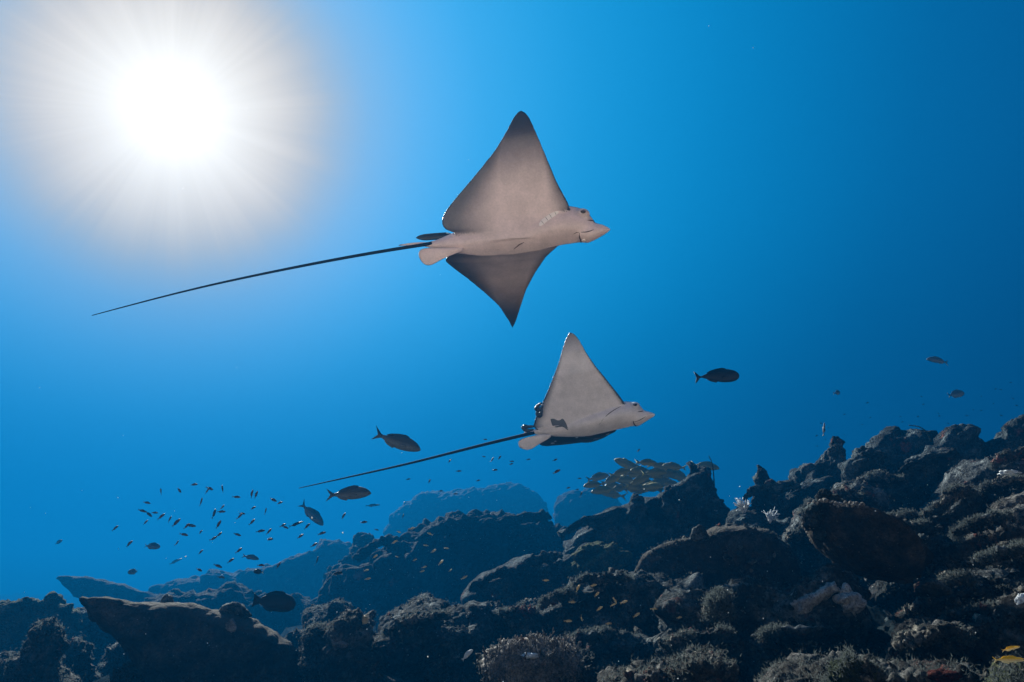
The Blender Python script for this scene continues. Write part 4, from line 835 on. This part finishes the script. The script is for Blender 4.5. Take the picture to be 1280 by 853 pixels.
def fishes():
    bpy.context.view_layer.update(); DG[0] = bpy.context.evaluated_depsgraph_get()
    fish('unicornfish', 'dark oval fish with a squared tail swimming alone in open water', 'unicorn', 'fish_dark', 897, 470, 6.5, 55, 1, 5, detail=True)
    fish('bream', 'dark grey fish nosing downward just above the smaller ray\'s tail', 'bream', 'fish_grey', 496, 553, 5.4, 62, -20, 8, detail=True)
    fish('bream', 'grey bream-like fish swimming level just below the tip of the smaller ray\'s tail', 'bream', 'fish_grey', 436, 618, 5.4, 55, 2, 5, detail=True)
    fish('bream', 'hazy blue-grey fish diving steeply beside the small dark fish school', 'bream', 'fish_grey', 389, 643, 11, 41, -47, 10, detail=True)
    fish('surgeonfish', 'dark deep-bodied fish half hidden behind the big plate coral rim', 'grouper', 'fish_dark', 343, 753, 5.2, 52, -8, 6, detail=True)
    g = 'hazy fish beyond the small dark school'
    fish('surgeonfish', 'hazy round fish below the small dark school, nose toward the reef', 'surgeon', 'fish_grey', 190, 683, 11, 19, -8, 10, g)
    fish('surgeonfish', 'hazy round fish lowest over the low reef ridge, facing away from the reef', 'surgeon', 'fish_grey', 167, 715, 11, 16, 187, 8, g)
    fish('surgeonfish', 'hazy fish with a forked tail just above the black and tan fish', 'bream', 'fish_grey', 313, 697, 10, 21, -16, 8, g)
    fish('surgeonfish', 'very faint distant fish off the outer edge of the reef', 'surgeon', 'fish_grey', 73, 678, 18, 9, 30, 20, g)
    fish('bream', 'faint blurred fish trailing behind the level grey fish', 'slim', 'fish_grey', 466, 632, 17, 18, 3, 10, g)
    fish('bream', 'faint distant slim fish low in the open water beneath the dark school', 'slim', 'fish_grey', 219, 702, 22, 18, 22, 10, g)
    g = 'hazy fish far off over the reef skyline'
    fish('bream', 'hazy fish highest above the reef skyline with its nose up', 'bream', 'fish_grey', 1173, 451, 15, 27, 172, 10, g)
    fish('surgeonfish', 'hazy deep-bodied fish under the highest skyline fish', 'surgeon', 'fish_grey', 1195, 493, 16, 23, 8, 10, g)
    fish('surgeonfish', 'faint small round fish seen end-on in open water', 'surgeon', 'fish_grey', 1047, 491, 16, 10, 0, 45, g)
    fish('bream', 'faint fish hanging upright above the tufted skyline coral', 'slim', 'fish_grey', 1030, 537, 13, 17, 82, 10, g)
    fish('damselfish', 'small black fish with a tan tail near the low reef ridge', 'surgeon', 'fish_black', 323, 715, 6, 13, 178, 10, detail=True, part_mats={'tail_fin': 'anthias_lit'})
    fish('damselfish', 'small black fish with a white rear half over the hazy reef', 'anthias', 'fish_black', 421, 717, 5.5, 14, 6, 8, detail=True, part_mats={'tail_fin': 'fish_white', 'dorsal_fin': 'fish_white', 'anal_fin': 'fish_white'})
    fish('damselfish', 'small white fish against the broad dark boulder', 'anthias', 'fish_white', 584, 819, 3.4, 17, 35, 25, detail=True)
    fish('wrasse', 'slender bright yellow fish above its longer white-striped companion', 'slim', 'fish_yellow', 1263, 811, 1.75, 26, 9, 5, detail=True)
    fish('wrasse', 'longer yellow and white fish hovering over the corner boulder', 'slim', 'fish_yellow', 1262, 825, 1.7, 44, -2, 5, detail=True)
    g = 'school of small dark fish'; lb = 'tiny dark fish in the loose school above the low hazy ridge'
    z4 = [(85, 430, 40), (190, 550, 42), (325, 235, -12), (290, 297, -20), (340, 322, -60), (386, 312, 5), (435, 342, 40), (498, 364, 55), (316, 386, 38), (550, 388, 50), (630, 414, 45), (660, 410, -20), (608, 478, -15), (733, 461, 40), (556, 543, 48), (735, 612, 45), (434, 152, 85), (572, 140, -45), (685, 97, 0), (803, 127, -12), (786, 146, 60), (903, 132, 85), (1008, 192, -3), (740, 230, 75), (901, 270, 45), (893, 304, 0), (840, 320, 80), (1052, 318, 0), (1035, 338, 45), (873, 402, 62), (878, 478, 42), (835, 508, 25), (1015, 478, -22), (1027, 600, 35), (965, 677, 35), (867, 717, -25), (725, 747, -18), (890, 803, -8)]
    z5 = [(160, 276, 25), (150, 168, 75), (184, 175, 68), (255, 302, 80), (153, 383, 45), (313, 213, -20), (362, 237, 18), (388, 408, 30), (405, 422, -30), (572, 416, 45), (282, 455, 50), (216, 452, 0), (286, 514, 10), (520, 492, 35), (683, 469, 10), (627, 557, 35), (848, 338, 55), (1002, 384, 12), (352, 714, 55), (218, 712, 0), (648, 680, 80)]
    S = [(130 + x / 6.094, 590 + y / 6.094, a) for x, y, a in z4] + [(290 + x / 6.094, 590 + y / 6.094, a) for x, y, a in z5]
    for (u, v, a) in S:
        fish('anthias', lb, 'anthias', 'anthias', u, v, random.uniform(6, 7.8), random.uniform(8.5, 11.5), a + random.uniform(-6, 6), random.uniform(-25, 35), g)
    fish('fusilier', 'one longer slim dark fish in the school beside the diving hazy fish', 'slim', 'fish_dark', 290 + 490 / 6.094, 590 + 398 / 6.094, 6.5, 19, 20, 5)
    g = 'small dark fish under the smaller ray'; lb = 'tiny dark fish drifting between the smaller ray and the far reef'
    z = [(228, 47, -5), (220, 153, -5), (317, 160, 50), (272, 172, 60), (10, 180, 50), (65, 242, 0), (185, 300, 10), (288, 235, 5), (392, 182, -5), (388, 199, 15), (494, 170, 5), (660, 173, 15), (808, 287, 0), (740, 345, 5), (820, 382, 60), (795, 355, 10), (1172, 115, 40)]
    for (x, y, a) in z: fish('anthias', lb, 'anthias', 'anthias', 560 + x / 4.923, 540 + y / 4.923, random.uniform(7.5, 10), random.uniform(5, 7.5), a, random.uniform(-20, 30), g)
    for (x, y, a) in [(870, 108, 60), (940, 167, 0), (708, 322, 70), (545, 406, -20), (740, 95, 10), (1030, 185, 0)]: fish('anthias', lb, 'anthias', 'anthias', 360 + x / 4.923, 580 + y / 4.923, random.uniform(8, 12), 6, a, 15, g)
    fish('anthias', 'largest of the small dark fish under the smaller ray', 'anthias', 'anthias', 560 + 668 / 4.923, 540 + 245 / 4.923, 6.5, 11, 25, 8, detail=True)
    g = 'tan fish before the dark ridge'; lb = 'tiny tan fish hovering before the long dark blue ridge'
    for (x, y, a) in [(685, 420, 160), (760, 398, 20), (655, 482, 25), (850, 503, 170), (895, 537, 30), (672, 572, 170), (780, 592, 20), (942, 607, 45), (838, 636, 15), (826, 661, 10), (482, 655, 15), (875, 432, 160), (535, 572, 30), (490, 708, 10), (1085, 700, 20), (1000, 655, 40), (975, 520, 0)]:
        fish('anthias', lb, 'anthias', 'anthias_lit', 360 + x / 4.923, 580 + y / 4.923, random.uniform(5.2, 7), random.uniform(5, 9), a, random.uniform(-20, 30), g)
    g = 'pale yellow fish before the long ledge'; lb = 'small pale yellow fish hovering before the long overhanging ledge'
    for (x, y, a) in [(405, 225, 0), (603, 275, 50), (697, 257, 10), (720, 313, 30), (570, 360, 0), (737, 400, 30), (820, 377, 20), (832, 350, -60), (888, 360, 25), (965, 440, 30), (1070, 402, 5), (543, 476, 0), (792, 492, 0), (625, 460, -70), (1228, 455, 0)]:
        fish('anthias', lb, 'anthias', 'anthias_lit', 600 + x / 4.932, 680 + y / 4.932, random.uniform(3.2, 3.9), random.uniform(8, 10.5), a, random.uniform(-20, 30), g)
    g = 'yellow snapper school'; lb = 'yellowish striped snapper in the packed school over the reef shoulder'
    S = [(560 + x / 4.923, 540 + y / 4.923) for x, y in [(1100, 205), (1220, 190), (1060, 252), (1150, 262), (1000, 300), (920, 282), (900, 327), (960, 362), (1100, 300), (1180, 312), (1040, 345), (1240, 262), (1240, 335), (1150, 228), (1120, 350), (1010, 385), (1190, 365)]] + [(780 + x / 4.738, 540 + y / 4.738) for x, y in [(40, 200), (130, 185), (215, 207), (300, 208), (180, 242), (260, 252), (320, 262), (90, 290), (200, 300), (480, 203), (150, 330), (55, 330), (250, 305), (110, 235)]]
    for (u, v) in S: fish('snapper', lb, 'bream', 'snapper', u, v, random.uniform(11.5, 14.5), random.uniform(25, 34), random.choice([180, 0, 0]) + random.uniform(-24, 16), random.uniform(-40, 45), g)
    g = 'specks of far fish over the skyline'; lb = 'minute far-off fish over the reef skyline'
    for w in range(34):
        u = random.uniform(1010, 1275); v = 560 - (u - 1010) * .16 - abs(random.gauss(0, 22)); fish('reef_fish', lb, 'anthias', 'fish_dark', u, v, random.uniform(12, 15), random.uniform(2.5, 4.5), random.uniform(-30, 30), 10, g)
fishes()

# ------------------------------------------------------------------ drifting specks and the water itself
def specks():
    pr = []
    for w in range(80):
        D = random.uniform(1.2, 6); r = random.uniform(.0009, .0022) * (.5 + D / 4)
        p = P(random.uniform(0, 1280), random.uniform(600, 853), D)
        v, f = ball(p, r, 3); pr.append((v, f))
    for w in range(14):
        D = random.uniform(1.5, 5); pr.append(ball(P(random.uniform(0, 1280), random.uniform(0, 600), D), random.uniform(.0008, .0015) * D / 2.5, 3))
    v, f = join(pr); o = mk('marine_snow', v, f, 'snow'); tag(o, 'drifting white specks of marine snow in the water', 'particles', kind='stuff')
specks()
def haze():
    zmin = SEA[:, 2].min() - 1.0
    zt = 0
    bpy.context.view_layer.update()
    for o in SC.objects:
        if o.type == 'MESH': zt = max(zt, max((o.matrix_world @ Vector(c)).z for c in o.bound_box))
    zt += .3
    x = 170.0; v = np.array([(a * x, b * x, c) for c in (zmin, zt) for b in (-1, 1) for a in (-1, 1)])
    o = mk('haze', v, [np.array([(0, 2, 3, 1), (4, 5, 7, 6), (0, 1, 5, 4), (2, 6, 7, 3), (0, 4, 6, 2), (1, 3, 7, 5)])], None, smooth=False)
    tag(o, 'clear blue sea water that veils the distant reef', 'water', kind='stuff')
    m = bpy.data.materials.new('sea_water'); m.use_nodes = True; N = m.node_tree.nodes; N.clear(); out = N.new('ShaderNodeOutputMaterial')
    pv = N.new('ShaderNodeVolumePrincipled'); pv.inputs['Color'].default_value = (.001, .068, .185, 1); pv.inputs['Density'].default_value = .019; pv.inputs['Anisotropy'].default_value = .4
    pv.inputs['Absorption Color'].default_value = (0, 0, 0, 1)
    m.node_tree.links.new(pv.outputs[0], out.inputs['Volume']); o.data.materials.append(m)
haze()
